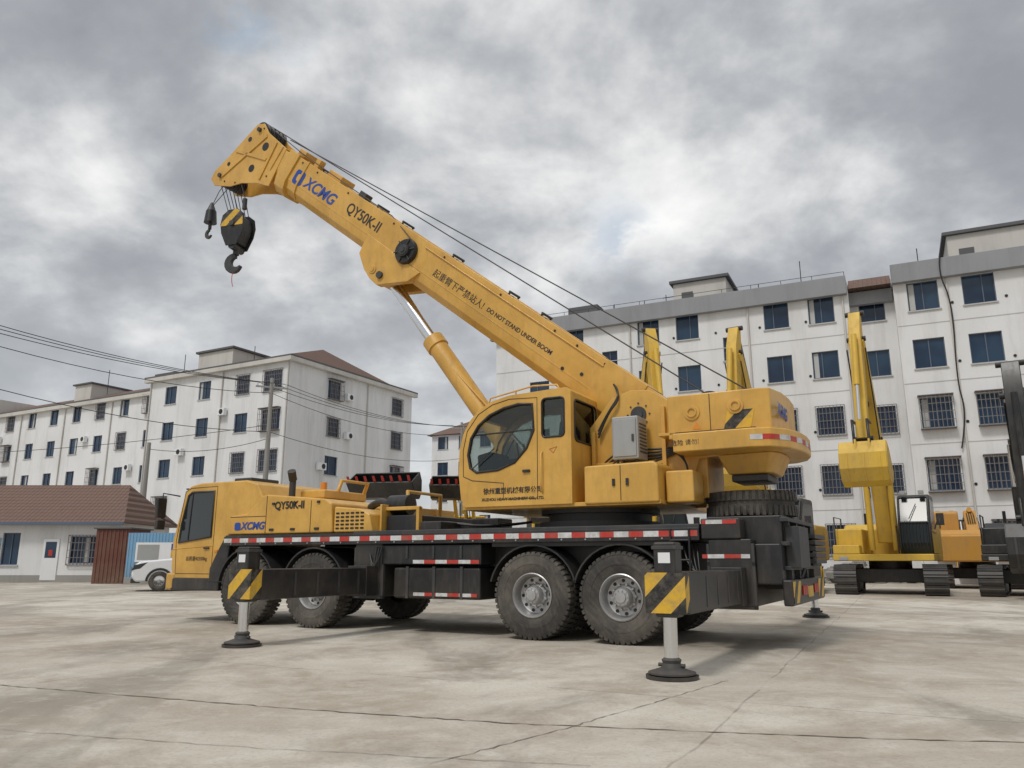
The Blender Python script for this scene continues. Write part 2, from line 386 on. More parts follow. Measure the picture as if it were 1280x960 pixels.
m.done('rear_frame_ribs',DKG,T,.006)
tube('rear_hoses',[[(1.8,-.1+i*.05,1.55),(1.70,-.1+i*.05,1.3),(1.74,.05+i*.04,1.0),(1.8,.1+i*.04,.85)] for i in range(4)],.014,BLK,T,smooth=True)
tube('side_hoses',[[(7.95+i*.05,1.36,1.3),(7.95+i*.05,1.42,1.1-i*.05),(8.1,1.4,.98-i*.05),(8.2,1.34,1.2)] for i in range(3)]+[[(2.9+i*.06,1.2,1.3),(2.85+i*.05,1.36,1.0),(2.8,1.37,.75+.06*i),(2.7,1.33,.9)] for i in range(4)],.014,BLK,T,smooth=True)
tube('rear_ladder',[[(2.95,1.39,.55),(2.95,1.39,1.5)],[(3.2,1.39,.55),(3.2,1.39,1.5)]]+[[(2.95,1.39,z),(3.2,1.39,z)] for z in (.6,.85,1.1,1.35)],.014,BLK,T)
MS=Matrix.Translation((2.42,0.05,1.86))@Matrix.Rotation(R(90),4,'X')
inst(TM,'spare_tyre',T,MS@Matrix.Scale(1.02,4)); inst(RM,'spare_rim',T,MS)
# carrier driver cab
cab=[(11.72,.72),(12.95,.72),(13.04,.95),(13.06,1.45),(12.93,1.95),(12.82,2.38),(12.68,2.49),(12.4,2.53),(11.2,2.53),(10.9,2.45),(10.75,2.2),(10.75,1.54),(11.55,1.54),(11.68,1.2)]
prism('carrier_cab',cab,-1.27,1.27,YEL,T,.035)
win=[(12.0,1.52),(12.87,1.42),(12.83,1.75),(12.70,2.30),(12.6,2.36),(12.0,2.36)]
for s,nm in ((1,'near'),(-1,'far')):
    prism('carrier_door_glass_'+nm,win,s*1.272,s*1.276,DGL,T,0)
    tube('carrier_door_seal_'+nm,[(x,s*1.277,z) for x,z in win],.022,BLK,T,True)
    tube('carrier_window_post_'+nm,[(12.62,s*1.28,1.46),(12.58,s*1.28,2.34)],.012,BLK,T)
    tube('carrier_body_crease_'+nm,[(11.9,s*1.271,1.36),(13.03,s*1.271,1.30)],.008,YEL,T)
    tube('carrier_door_gap_'+nm,[(x,s*1.271,z) for x,z in [(11.93,.85),(12.9,.85),(12.95,1.45),(12.80,2.38),(12.65,2.44),(11.93,2.45)]],.006,TXT,T,True)
box('side_marker',(11.8,11.88),(1.27,1.285),(1.24,1.28),AMB,T,.004)
prism('carrier_windscreen',[(13.062,1.5),(13.068,1.5),(12.84,2.37),(12.83,2.36)],-1.12,1.12,DGL,T,0)
box('carrier_step_black',(11.7,13.0),(-1.29,1.29),(.55,.78),BLK,T,.03)
prism('carrier_arch_black',[(11.55,.7),(11.95,.7),(11.95,.95),(11.75,1.3),(11.6,1.52),(11.45,1.52)],1.20,1.30,BLK,T,.02)
box('front_bumper',(12.9,13.14),(-1.29,1.29),(.55,.86),YEL,T,.04)
m=MB(); m.box((13.12,13.16),(.85,1.15),(.66,.8)); m.box((13.12,13.16),(-1.15,-.85),(.66,.8)); m.done('headlamps',WHT,T,.01)
box('door_handle',(12.02,12.16),(1.275,1.30),(1.3,1.33),BLK,T,.004)
box('sun_visor',(12.7,13.02),(-1.1,1.1),(2.44,2.47),DKG,T,.008)
tube('mirror_arm',[(12.95,1.27,2.3),(13.15,1.5,2.35),(13.18,1.52,1.9),(12.98,1.28,1.75)],.014,BLK,T)
box('mirror',(13.12,13.2),(1.42,1.62),(1.88,2.26),BLK,T,.02)
box('mirror_lower',(13.12,13.2),(1.42,1.6),(1.66,1.84),BLK,T,.02)
hood=[(11.5,1.545),(11.5,1.88),(11.1,1.92),(10.85,2.1),(10.75,2.22),(10.6,2.24),(9.25,2.12),(9.1,2.04),(9.06,1.545)]
prism('engine_hood',hood,-1.30,1.30,YEL,T,.03)
tube('hood_seams',[[(10.6,1.303,1.56),(10.6,1.303,2.22)],[(9.55,1.303,1.56),(9.55,1.303,2.1)],[(11.5,1.302,1.86),(10.6,1.302,1.86)]],.005,TXT,T)
m=MB()
for x in (10.4,9.9,9.35): m.box((x,x+.1),(1.30,1.318),(1.60,1.64)); m.box((x,x+.06),(1.30,1.325),(2.05,2.09))
m.done('hood_latches',BLK,T,.004)
prism('radiator_cover',[(9.05,1.545),(9.05,1.98),(8.5,1.93),(8.3,1.84),(8.22,1.545)],-1.28,1.28,YEL,T,.03)
m=MB()
for i in range(6):
    for j in range(5):
        x=8.4+i*.105; z=1.60+j*.062
        if x>8.95: continue
        m.prism(rr(x,x+.075,z,z+.03,.012,2),1.282,1.287)
m.done('radiator_vents',TXT,T)
box('hood_top_box',(9.9,10.5),(-.6,.6),(2.2,2.36),YEL,T,.03)
box('lockers_black',(11.25,11.7),(.4,1.1),(2.53,2.6),DKG,T,.02)
cyl('exhaust_pipe',(10.55,.75,2.1),(10.55,.75,2.62),.06,ROPE,T); cyl('exhaust_cap',(10.55,.75,2.55),(10.5,.85,2.7),.075,ROPE,T)
cyl('beacon',(10.2,.3,2.36),(10.2,.3,2.52),.06,AMB,T)
cyl('air_filter',(8.25,.75,2.0),(7.85,.75,2.0),.17,BLK,T); tube('air_duct',[(8.3,.75,2.0),(8.6,.6,2.15),(8.9,.5,2.0)],.07,BLK,T,smooth=True)
m=MB(); m.box((7.55,8.15),(-.9,1.0),(1.56,1.82)); m.box((7.0,7.4),(.5,1.1),(1.56,1.70)); m.box((6.7,7.3),(-.7,-.2),(1.56,1.8)); m.done('deck_equipment',BLK,T,.02)
m=MB(); m.box((8.18,8.22),(-1.1,1.1),(1.56,2.0)); m.box((7.5,7.56),(.9,1.0),(1.56,1.95)); m.box((7.5,8.2),(.93,.99),(1.9,1.96)); m.done('deck_frame_yellow',YEL,T,.01)
tube('deck_hoses',[[(8.1-.1*i,.2+.1*i,1.62),(7.4,.3+.1*i,1.75),(6.6,.2+.08*i,1.6),(5.9,.1,1.7)] for i in range(5)],.018,BLK,T,smooth=True)
tube('boom_rest_frame',[[(8.1,-.5,1.56),(8.1,-.5,2.25),(8.1,.5,2.25),(8.1,.5,1.56)],[(10.0,-.55,2.2),(9.85,-.55,2.55),(9.85,.2,2.55),(10.0,.2,2.2)]],.04,YEL,T)
text('lettering_model_carrier','QY50K-II',.18,(10.05,1.306,2.03),TXT,T,bold=.006)
text('lettering_maker_carrier','XCMG',.18,(10.92,1.306,1.69),BLU,T,shear=.25,bold=.006,sx=1.1)
prism('logo_badge_carrier',rr(11.22,11.37,1.62,1.76,.04),1.303,1.306,BLU,T,0)
text('lettering_weight','总质量42350kg',.09,(12.35,1.279,1.12),TXT,T)

# superstructure
MB().lathe([(.001,1.55),(.95,1.55),(.95,1.66),(.80,1.66),(.80,1.78),(.92,1.78),(.92,1.87),(.001,1.87)],o=(4.75,0,0),d=(0,0,1),seg=56).done('slewing_ring',DKG,T,0,True)
box('turntable_plate',(3.35,6.5),(-1.25,1.25),(1.84,1.90),YEL,T,.01)
for s,nm in ((1,'near'),(-1,'far')):
    poly=[(6.75,1.88),(6.75,2.25),(6.3,2.6),(5.6,2.55),(5.0,2.7),(4.55,3.2),(4.30,3.50),(4.0,3.60),(3.7,3.58),(3.45,3.42),(3.35,3.32),(2.1,3.34),(2.1,2.6),(3.0,2.5),(3.2,1.88)]
    prism('turntable_side_plate_'+nm,poly,s*.46,s*.54,YEL,T,.008)
    MB().lathe([(.001,.035),(.07,.035),(.07,.02),(.12,.02),(.12,.0)],o=(3.87,s*.54,3.22),d=(0,s,0),seg=30).done('boom_pivot_boss_'+nm,DKG,T,0,True)
    m=MB()
    m.box((3.45,3.51),(min(s*.54,s*.62),max(s*.54,s*.62)),(1.95,3.3)); m.box((4.55,4.61),(min(s*.54,s*.62),max(s*.54,s*.62)),(1.95,3.0)); m.box((3.51,4.55),(min(s*.54,s*.60),max(s*.54,s*.60)),(2.46,2.52))
    m.box((3.1,3.45),(min(s*.54,s*.95),max(s*.54,s*.95)),(2.80,2.84))
    m.done('side_plate_ribs_'+nm,YEL,T,.006)
    m=MB()
    for k in range(8): m.cyl((3.87+.17*math.cos(k*.785),s*.54,3.22+.17*math.sin(k*.785)),(3.87+.17*math.cos(k*.785),s*.555,3.22+.17*math.sin(k*.785)),.014,seg=6)
    m.done('pivot_bolts_'+nm,DKG,T)
box('turntable_cross_box',(5.7,6.6),(-.46,.46),(1.9,2.2),YEL,T,.02)
box('turntable_rear_box',(2.9,3.45),(-.46,.46),(1.95,2.9),YEL,T,.02)
prism('side_locker_near',[(4.45,1.86),(4.45,2.40),(3.42,2.42),(3.36,2.36),(3.36,1.86)],.62,1.30,YEL,T,.03)
prism('side_locker_far',[(6.3,1.86),(6.3,2.6),(3.42,2.6),(3.36,2.36),(3.36,1.86)],-1.30,-.56,YEL,T,.03)
tube('locker_seam',[[(3.9,1.303,1.9),(3.9,1.303,2.38)]],.005,TXT,T)
m=MB(); m.box((3.98,4.02),(1.30,1.32),(2.1,2.2)); m.box((3.78,3.82),(1.30,1.32),(2.1,2.2)); m.done('locker_latches',BLK,T,.004)
box('step_locker',(2.95,3.34),(.55,1.05),(1.86,2.3),YEL,T,.03)
box('electrical_box',(3.72,4.12),(.62,1.02),(2.50,3.12),GRY,T,.02)
box('electrical_box_door',(3.75,4.09),(1.022,1.035),(2.54,3.08),GRY,T,.006)
m=MB()
for k in range(9): m.box((3.712,3.718),(.68,.96),(2.6+k*.05,2.62+k*.05))
m.box((3.78,3.81),(1.035,1.05),(2.75,2.85)); m.done('electrical_box_louvres',DKG,T)
tube('electrical_box_legs',[[(3.78,.95,2.4),(3.78,.95,2.5)],[(4.06,.95,2.4),(4.06,.95,2.5)]],.02,BLK,T)
tube('hoses_superstructure',[[(4.0,.9,2.5),(4.0-.1*i,.85,2.25),(3.7,.8,2.44+.02*i)] for i in range(3)]+[[(4.5,.57,2.2+.06*i),(4.2,.60,2.5+.06*i),(3.6,.60,2.45+.05*i),(3.1,.58,2.7)] for i in range(5)]+[[(3.3,.6,2.7-.05*i),(3.15,.75,2.5),(3.1,.7,2.3),(3.2,.6,2.0)] for i in range(3)]+[[(4.5,.6,2.9+.05*i),(4.35,.62,3.25),(4.1,.6,3.5+.04*i),(4.3,.42,3.75)] for i in range(3)],.015,BLK,T,smooth=True)
def apply_bool(o,cutters,bev=.02):
    for c in cutters:
        md=o.modifiers.new('x','BOOLEAN'); md.operation='DIFFERENCE'; md.object=c; md.solver='EXACT'
    bpy.context.view_layer.update(); dg=bpy.context.evaluated_depsgraph_get()
    me=bpy.data.meshes.new_from_object(o.evaluated_get(dg)); o.modifiers.clear(); o.data=me
    for c in cutters: bpy.data.objects.remove(c)
    for p in me.polygons: p.use_smooth=True
    md=o.modifiers.new('b','BEVEL'); md.width=bev; md.segments=3; md.limit_method='ANGLE'; md.angle_limit=R(40); md.harden_normals=True
YO=1.31; YI=.25
oc=[(6.42,1.88),(6.5,2.0),(6.55,2.4),(6.54,2.75),(6.47,3.02),(6.35,3.22),(6.18,3.38),(5.95,3.49),(5.65,3.55),(4.70,3.58),(4.63,3.52),(4.63,1.88)]
inn=[(6.38,1.98),(6.45,2.1),(6.48,2.4),(6.47,2.75),(6.40,3.0),(6.28,3.17),(6.13,3.31),(5.93,3.42),(5.64,3.48),(4.72,3.51),(4.70,3.50),(4.70,1.98)]
oper=MB().prism(oc,YI,YO).done('operator_cab',YEL,T)
inner=MB().prism(inn,YI+.07,YO-.07).done('c0',YEL,T)
dw=[(5.26,3.38),(5.24,2.98),(5.36,2.72),(5.56,2.52),(5.85,2.42),(6.22,2.40),(6.34,2.48),(6.38,2.68),(6.33,2.93),(6.20,3.12),(6.0,3.27),(5.75,3.36),(5.5,3.40)]
c1=MB().prism(dw,-.5,2).done('c1',YEL,T)
sw=rr(4.74,5.10,2.86,3.44,.06); c2=MB().prism(sw,-.5,2).done('c2',YEL,T)
rw=rr(YI+.12,YO-.12,2.80,3.42,.08); c3=MB().prism(rw,4.4,4.9,'x').done('c3',YEL,T)
c4=MB().prism(rr(YI+.1,YO-.1,2.15,3.25,.08),6.2,6.9,'x').done('c4',YEL,T)
apply_bool(oper,[inner,c1,c2,c3,c4],.012)
prism('cab_glass_door',dw,YO-.035,YO-.03,GLS,T,0); prism('cab_glass_side',sw,YO-.035,YO-.03,GLS,T,0)
prism('cab_glass_door_far',dw,YI+.03,YI+.035,GLS,T,0); prism('cab_glass_side_far',sw,YI+.03,YI+.035,GLS,T,0)
prism('cab_glass_rear',rw,4.655,4.66,GLS,T,0,'x')
tube('cab_door_seal',[(x,YO,z) for x,z in dw],.020,BLK,T,True); tube('cab_side_seal',[(x,YO,z) for x,z in sw],.016,BLK,T,True)
tube('cab_rear_seal',[(4.63,y,z) for y,z in rw],.016,BLK,T,True)
tube('cab_window_bar',[(5.25,YO-.02,3.0),(6.3,YO-.02,2.98)],.012,BLK,T)
tube('cab_door_gap',[(x,YO+.001,z) for x,z in [(5.18,1.98),(5.18,3.47),(5.65,3.49),(5.95,3.43),(6.2,3.30),(6.4,3.05),(6.47,2.75),(6.46,2.35),(6.3,2.28),(5.75,2.22),(5.75,1.98)]],.006,TXT,T,True)
tube('cab_handrail',[(5.10,YO,2.05),(5.10,YO+.05,2.1),(5.10,YO+.05,2.6),(5.10,YO,2.65)],.012,YEL,T)
box('cab_door_handle',(5.3,5.42),(YO,YO+.03),(2.36,2.40),BLK,T,.005)
box('seat_base',(4.95,5.4),(.55,1.05),(2.0,2.5),SEAT,T,.04); prism('seat_back',[(4.85,2.45),(5.05,2.45),(4.95,3.15),(4.8,3.15)],.57,1.03,SEAT,T,.04)
prism('seat_headrest',[(4.83,3.18),(4.93,3.18),(4.9,3.36),(4.82,3.36)],.66,.94,SEAT,T,.03)
prism('control_console',[(5.9,2.0),(6.3,2.0),(6.35,2.7),(6.1,2.75)],.5,1.1,SEAT,T,.03); box('arm_console',(5.2,5.75),(1.02,1.16),(2.45,2.6),SEAT,T,.02)
tube('control_levers',[[(5.6,1.1,2.6),(5.65,1.08,2.85)],[(5.5,1.1,2.6),(5.52,1.1,2.82)],[(6.0,.8,2.7),(5.85,.8,2.95)]],.014,BLK,T)
tube('cab_wiper',[(6.3,1.33,2.45),(5.9,1.335,2.75)],.008,BLK,T)
tube('cab_roof_rail',[[(6.1,1.2,3.42),(6.05,1.2,3.56),(5.3,1.2,3.68),(4.9,1.2,3.66),(4.85,1.2,3.57)],[(5.6,1.2,3.55),(5.6,1.2,3.64)],[(6.0,.5,3.45),(5.9,.5,3.62),(5.2,.5,3.7),(4.9,.5,3.6)]],.014,YEL,T)
box('cab_roof_lamp',(5.0,5.25),(.8,1.1),(3.58,3.63),DKG,T,.01)
text('lettering_cab_a','徐州重型机械有限公司',.10,(5.6,YO+.003,2.10),TXT,T,bold=.002)
text('lettering_cab_b','XUZHOU HEAVY MACHINERY CO., LTD.',.058,(5.6,YO+.003,1.98),TXT,T,bold=.002)
tube('cab_warning_marks',[[(4.98,YO+.002,2.68),(4.86,YO+.002,2.71),(4.92,YO+.002,2.62),(4.98,YO+.002,2.68)]],.004,RED,T)
# counterweight
plan_u=[(3.3,-.95),(3.3,.95),(2.05,.95),(1.9,.9),(1.82,.5),(1.8,0),(1.82,-.5),(1.9,-.9),(2.05,-.95)]
prism('counterweight_upper',plan_u,2.74,3.36,YEL,T,.02,'z')
plan_l=[(3.2,-1.1),(3.2,1.1),(2.15,1.12),(1.9,1.05),(1.72,.8),(1.62,.4),(1.6,0),(1.62,-.4),(1.72,-.8),(1.9,-1.05),(2.15,-1.12)]
prism('counterweight_lip',plan_l,2.54,2.80,YEL,T,.02,'z')
plan_b=[(2.62,-.42),(2.62,.42),(2.1,.45),(2.02,.3),(2.0,0),(2.02,-.3),(2.1,-.45)]
plan_b2=[(2.75,-.5),(2.75,.5),(2.0,.6),(1.9,.4),(1.87,0),(1.9,-.4),(2.0,-.6)]
prism('counterweight_lower',plan_b,2.27,2.54,YEL,T,.02,'z',plan_b2)
box('counterweight_base',(2.1,2.6),(-.35,.35),(2.17,2.27),DKG,T,.02)
prism('counterweight_hazard',[(2.52,2.83),(2.16,2.83),(2.10,3.08),(2.46,3.08)],.952,.956,HAZ,T,0)
tube('counterweight_seam',[[(3.2,.952,2.83),(2.1,.952,2.83)],[(2.7,.952,2.83),(2.7,.952,3.34)]],.005,TXT,T)
for s in (1,-1):
    for x,z in ((2.95,3.1),(2.35,3.14)):
        MB().lathe([(.001,.02),(.045,.02),(.05,.04),(.07,.04),(.075,.02),(.11,.018),(.11,0)],o=(x,s*.952,z),d=(0,s,0),seg=28).done('winch_pin',YEL,T,0,True)
m=MB()
pl=plan_l[2:]
for a,b in zip(pl,pl[1:]):
    A=Vector(a);B_=Vector(b); n=Vector((B_.y-A.y,-(B_.x-A.x))).normalized()
    if (A+B_).dot(n)-2*Vector((2.5,0)).dot(n)<0: n=-n
    A=A+n*.004;B_=B_+n*.004
    m.quad((A.x,A.y,2.64),(B_.x,B_.y,2.64),(B_.x,B_.y,2.71),(A.x,A.y,2.71))
m.done('reflective_tape_counterweight',TAPEY,T)
text('lettering_maker_rear','XCMG',.24,(1.80,.62,3.05),BLU,T,shear=.25,bold=.008,face='rear')
text('lettering_keep_clear','危险 请勿靠近',.085,(2.95,1.106,2.66),TXT,T)
prism('warning_triangle',[(2.95,2.86),(2.83,2.86),(2.89,2.96)],.952,.955,AMB,T,0)
for i,(x,z) in enumerate(((2.85,3.36),(2.3,3.34))):
    m=MB(); m.lathe([(.001,-.40),(.24,-.40),(.24,-.36),(.18,-.36)]+[(.18+.008*(k%2),-.36+.72*k/36) for k in range(37)]+[(.24,.36),(.24,.40),(.001,.40)],o=(x,0,z-.1),d=(0,1,0),seg=36); m.done(f'winch_drum_{i}',ROPE,T,0,True)
# boom
th=math.atan2(.613,.79); c_,s_=math.cos(th),math.sin(th)
def B(d,h): return (3.872+c_*d-s_*h, 3.222+s_*d+c_*h)
def B3(d,h,y): q=B(d,h); return (q[0],y,q[1])
def bpoly(l): return [B(*q) for q in l]
bw=.36
def boomsec(name,d0,d1,w,ht,hb,m,bev=.008):
    sec=[(-w,ht),(w,ht),(w,hb+.30),(w*.86,hb+.12),(w*.5,hb),(-w*.5,hb),(-w*.86,hb+.12),(-w,hb+.30)]
    mb=MB(); A=[mb.v(B3(d0,h,y)) for y,h in sec]; Bv=[mb.v(B3(d1,h,y)) for y,h in sec]; n=len(sec)
    mb.f(A); mb.f(Bv[::-1])
    for i in range(n): mb.f([A[i],Bv[i],Bv[(i+1)%n],A[(i+1)%n]])
    return mb.done(name,m,T,bev)
boomsec('boom_base_section',-.35,10.0,bw,.415,-.415,YEL)
boomsec('boom_collar',9.72,10.06,bw+.035,.45,-.50,YEL)
boomsec('boom_collar_b',9.35,9.40,bw+.02,.435,-.435,YEL)
boomsec('boom_root_plate',.2,1.0,bw+.015,.43,-.43,YEL)
boomsec('boom_telescopic_sections',10.0,10.55,bw-.05,.36,-.36,YEL)
boomsec('boom_telescopic_collar',10.40,10.52,bw-.02,.40,-.45,YEL)
for s,nm in ((1,'near'),(-1,'far')):
    hp=bpoly([(10.3,.40),(11.1,.48),(11.38,.60),(11.58,.5),(11.72,.1),(11.90,-.45),(12.10,-.95),(12.08,-1.15),(11.85,-1.22),(11.35,-1.02),(11.05,-.80),(10.6,-.60),(10.2,-.5)])
    prism('boom_head_plate_'+nm,hp,s*(bw-.07),s*(bw-.04),YEL,T,.006)
    yo=(min(s*(bw-.04),s*(bw-.015)),max(s*(bw-.04),s*(bw-.015)))
    m=MB()
    m.prism(bpoly([(10.55,-.5),(10.62,-.5),(10.72,.40),(10.65,.40)]),*yo); m.prism(bpoly([(10.7,-.02),(10.7,-.08),(11.75,-.30),(11.78,-.24)]),*yo); m.prism(bpoly([(11.1,.42),(11.05,.38),(11.75,-.98),(11.81,-.95)]),*yo)
    m.done('head_plate_stiffeners_'+nm,YEL,T,.004)
    m=MB()
    for d,h,r in ((10.95,.18,.10),(11.0,-.40,.09),(11.55,.12,.06),(11.78,-.62,.05)):
        q=B3(d,h,s*(bw-.04)); m.cyl(q,(q[0],q[1]+s*.004,q[2]),r,seg=20)
    for d,h in ((10.42,.3),(10.42,-.35),(11.3,.5),(11.25,-.88),(11.6,-1.0)): q=B3(d,h,s*(bw-.04)); m.cyl(q,(q[0],q[1]+s*.012,q[2]),.02,seg=8)
    m.done('head_plate_openings_'+nm,TXT,T)
prism('boom_head_box',bpoly([(10.5,.36),(11.15,.38),(11.3,.0),(11.0,-.45),(10.5,-.45)]),-.28,.28,YEL,T,.01)
for i,(d,h) in enumerate(((11.82,-.95),(11.40,.42))):
    q=B(d,h); m=MB()
    for k in range(5):
        y=-.24+k*.12; m.lathe([(.05,-.04),(.21,-.05),(.21,-.035),(.165,-.01),(.165,.01),(.21,.035),(.21,.05),(.05,.04)],o=(q[0],y,q[1]),d=(0,1,0),seg=28)
    m.done(f'head_sheaves_{i}',DKG,T,0,True); cyl(f'head_pin_{i}',(q[0],-.38,q[1]),(q[0],.38,q[1]),.05,DKG,T)
for s in (1,-1):
    prism('cylinder_bracket_'+('near' if s>0 else 'far'),bpoly([(6.85,-.1),(6.78,-.52),(6.45,-.72),(6.2,-.80),(5.95,-.82),(5.78,-.70),(5.35,-.42),(5.2,-.15)]),s*.22,s*(bw+.012),YEL,T,.012)
def disc(n,d,h,y,r,mat,t=.05): return MB().lathe([(.001,t),(r*.5,t),(r*.55,t*.6),(r*.9,t*.6),(r,t*.3),(r,0)],o=B3(d,h,y),d=(0,1,0),seg=28).done(n,mat,T,0,True)
disc('cable_reel',5.74,.03,bw,.25,BLK,.14); disc('cable_reel_hub',5.74,.03,bw+.13,.10,DKG,.04)
m=MB(); q=B3(5.74,.03,bw+.1)
for k in range(6):
    a=k*math.pi/3; m.cyl((q[0],q[1],q[2]),(q[0]+.24*math.cos(a),q[1],q[2]+.24*math.sin(a)),.012,seg=6)
m.done('cable_reel_spokes',DKG,T)
disc('pin_boss_near',6.25,-.62,bw+.012,.09,YEL,.03)
m=MB()
for d in (1.0,1.6,2.1,3.4,4.9,6.4,7.9,9.0,9.55):
    for h in (.34,): q=B3(d,h,bw); m.cyl(q,(q[0],q[1]+.012,q[2]),.020,seg=10)
for d,h in ((1.25,0),(1.6,-.1)): q=B3(d,h,bw); m.cyl(q,(q[0],q[1]+.012,q[2]),.03,seg=12)
m.done('boom_side_holes',TXT,T)
m=MB()
for d in (2.6,3.4,4.9,6.4,7.2,9.1):
    for y in (.16,-.16): m.cyl(B3(d,.40,y),B3(d,.47,y),.02,seg=8)
    m.cyl(B3(d,.465,-.18),B3(d,.465,.18),.022,seg=10)
m.done('rope_guides',DKG,T,0,True)
def bbox(n,d0,d1,h0,h1,y0,y1,mat): return prism(n,bpoly([(d0,h0),(d1,h0),(d1,h1),(d0,h1)]),y0,y1,mat,T,.01)
bbox('boom_top_bracket_a',8.45,8.9,.41,.55,-.2,.2,YEL); bbox('boom_top_bracket_b',9.7,9.95,.45,.58,-.28,.28,YEL); bbox('boom_top_box',7.5,7.7,.41,.53,.1,.3,DKG); bbox('boom_top_lamp',9.15,9.3,.41,.60,.15,.3,YEL); bbox('boom_top_strip',1.2,9.6,.414,.43,-.06,.06,YEL)
bbox('boom_lower_seam',1.0,9.7,-.128,-.112,bw-.002,bw+.003,YEL)
tube('boom_side_pipe',[B3(d,.30,bw+.02) for d in (1.0,3.0,5.4)],.012,YEL,T)
tube('boom_cable',[[B3(5.74,.27,bw+.06),B3(6.6,.44,.3),B3(8.0,.46,.3),B3(9.8,.50,.3),B3(11.2,.6,.3)]],.01,BLK,T)
text('lettering_maker_boom','XCMG',.34,B3(8.66,.04,bw+.003),BLU,T,ang=th,shear=.25,bold=.008,sx=1.05)
prism('logo_badge_boom',bpoly(rr(9.26,9.58,-.13,.19,.07)),bw+.001,bw+.004,BLU,T,0)
prism('logo_badge_inner',bpoly(rr(9.36,9.48,-.05,.11,.05)),bw+.005,bw+.007,YEL,T,0)
text('lettering_model_boom','QY50K-II',.30,B3(7.18,.10,bw+.003),TXT,T,ang=th,bold=.005,sx=.92)
text('lettering_warning_cn','起重臂下严禁站人!',.165,B3(4.25,.0,bw+.003),TXT,T,ang=th,bold=.0)
text('lettering_warning_en','DO NOT STAND UNDER BOOM',.108,B3(2.70,-.0,bw+.003),TXT,T,ang=th,bold=.002)
# luffing cylinder
P0=Vector((5.95,0,2.35)); P1=Vector((9.0,0,6.41)); dd=(P1-P0).normalized(); J=P0+dd*((P1-P0).length*.665)
cyl('luffing_cylinder_barrel',P0,J,.18,YEL,T,seg=32); cyl('luffing_cylinder_gland',J-dd*.18,J+dd*.03,.205,YEL,T,seg=32); cyl('luffing_rod',J,P1,.115,CHR,T,seg=32)
cyl('luffing_rod_eye',P1+Vector((0,-.2,0)),P1+Vector((0,.2,0)),.17,YEL,T); cyl('luffing_pin',P1+Vector((0,-.42,0)),P1+Vector((0,.42,0)),.07,DKG,T)
tube('luffing_pipe',[P0+Vector((-.2,.16,.3)),P0+dd*2.2+Vector((-.14,.16,0)),J+Vector((-.14,.14,-.2))],.018,YEL,T)
tube('hoist_ropes',[[B3(11.45,.62,.05),(2.95,.05,3.52)],[B3(10.9,.60,-.12),(2.3,-.12,3.50)]],.011,ROPE,T)
hx,hz=13.45,8.1
hk=B(11.82,-.95)
tube('hook_ropes',[[(hk[0]+dx,y,hk[1]-.05),(hx+dx*.8,y*.9,8.75)] for dx in (-.17,.17) for y in (-.18,-.06,.06,.18)]+[[B3(11.9,-.1,-.3),(14.7,-.25,9.4)],[B3(11.5,.55,0),(14.5,-.25,9.75),(14.72,-.25,9.4)]],.009,ROPE,T)
HB=empty('hook_block'); HB.parent=T; HB.location=(hx,0,0); HB.rotation_euler=(0,0,R(14))
blk=[(-.12,8.84),(.12,8.84),(.27,8.72),(.31,8.5),(.27,8.28),(.13,7.98),(-.13,7.98),(-.27,8.28),(-.31,8.5),(-.27,8.72)]
prism('hook_block_plate_a',blk,.20,.23,BLK,HB,.006); prism('hook_block_plate_b',blk,-.23,-.20,BLK,HB,.006); prism('hook_block_mid',[(x*.75,8.45+(z-8.45)*.8) for x,z in blk],-.195,.195,DKG,HB,.01)
prism('hook_block_hazard',[(-.27,8.45),(.29,8.45),(.25,8.72),(.11,8.83),(-.11,8.83),(-.25,8.72)],.232,.236,HAZ,HB,0)
cyl('hook_block_axle',(0,-.27,8.5),(0,.27,8.5),.06,DKG,HB)
cyl('hook_shank',(0,0,7.82),(0,0,8.0),.07,DKG,HB); cyl('hook_crosshead',(0,-.2,7.98),(0,.2,7.98),.08,DKG,HB)
def hook(n,cx,cz,r,th_,par,y=0):
    pts=[];hw=[]
    for i,a in enumerate(range(95,-171,-19)):
        pts.append((cx+r*math.cos(R(a)),cz+r*math.sin(R(a)))); t=i/13; hw.append(th_*(.75+.55*math.sin(math.pi*min(1,t*1.05)))*(1 if t<.8 else 1-(t-.8)*3.0))
    return prism(n,limb(pts,hw),y-th_*.7,y+th_*.7,DKG,par,.015)
hook('main_hook',0,7.63,.17,.07,HB)
AX=14.72
cyl('aux_weight',(AX,-.25,9.28),(AX,-.25,8.98),.12,BLK,T,r2=.15); cyl('aux_weight_top',(AX,-.25,9.5),(AX,-.25,9.28),.03,DKG,T,r2=.11)
cyl('aux_swivel',(AX,-.25,8.98),(AX,-.25,8.82),.04,DKG,T); hook('aux_hook',AX,8.70,.09,.035,T,-.25)
tube('trip_weight',[[B3(11.1,-.8,.3),(12.95,.3,8.95)]],.008,ROPE,T); cyl('trip_weight_body',(12.95,.3,8.95),(12.95,.3,8.7),.05,DKG,T)
tube('hook_tail_rope',[(hx,.05,7.4),(hx+.03,.06,7.2),(hx-.04,.05,7.05)],.008,RED,T,smooth=True)

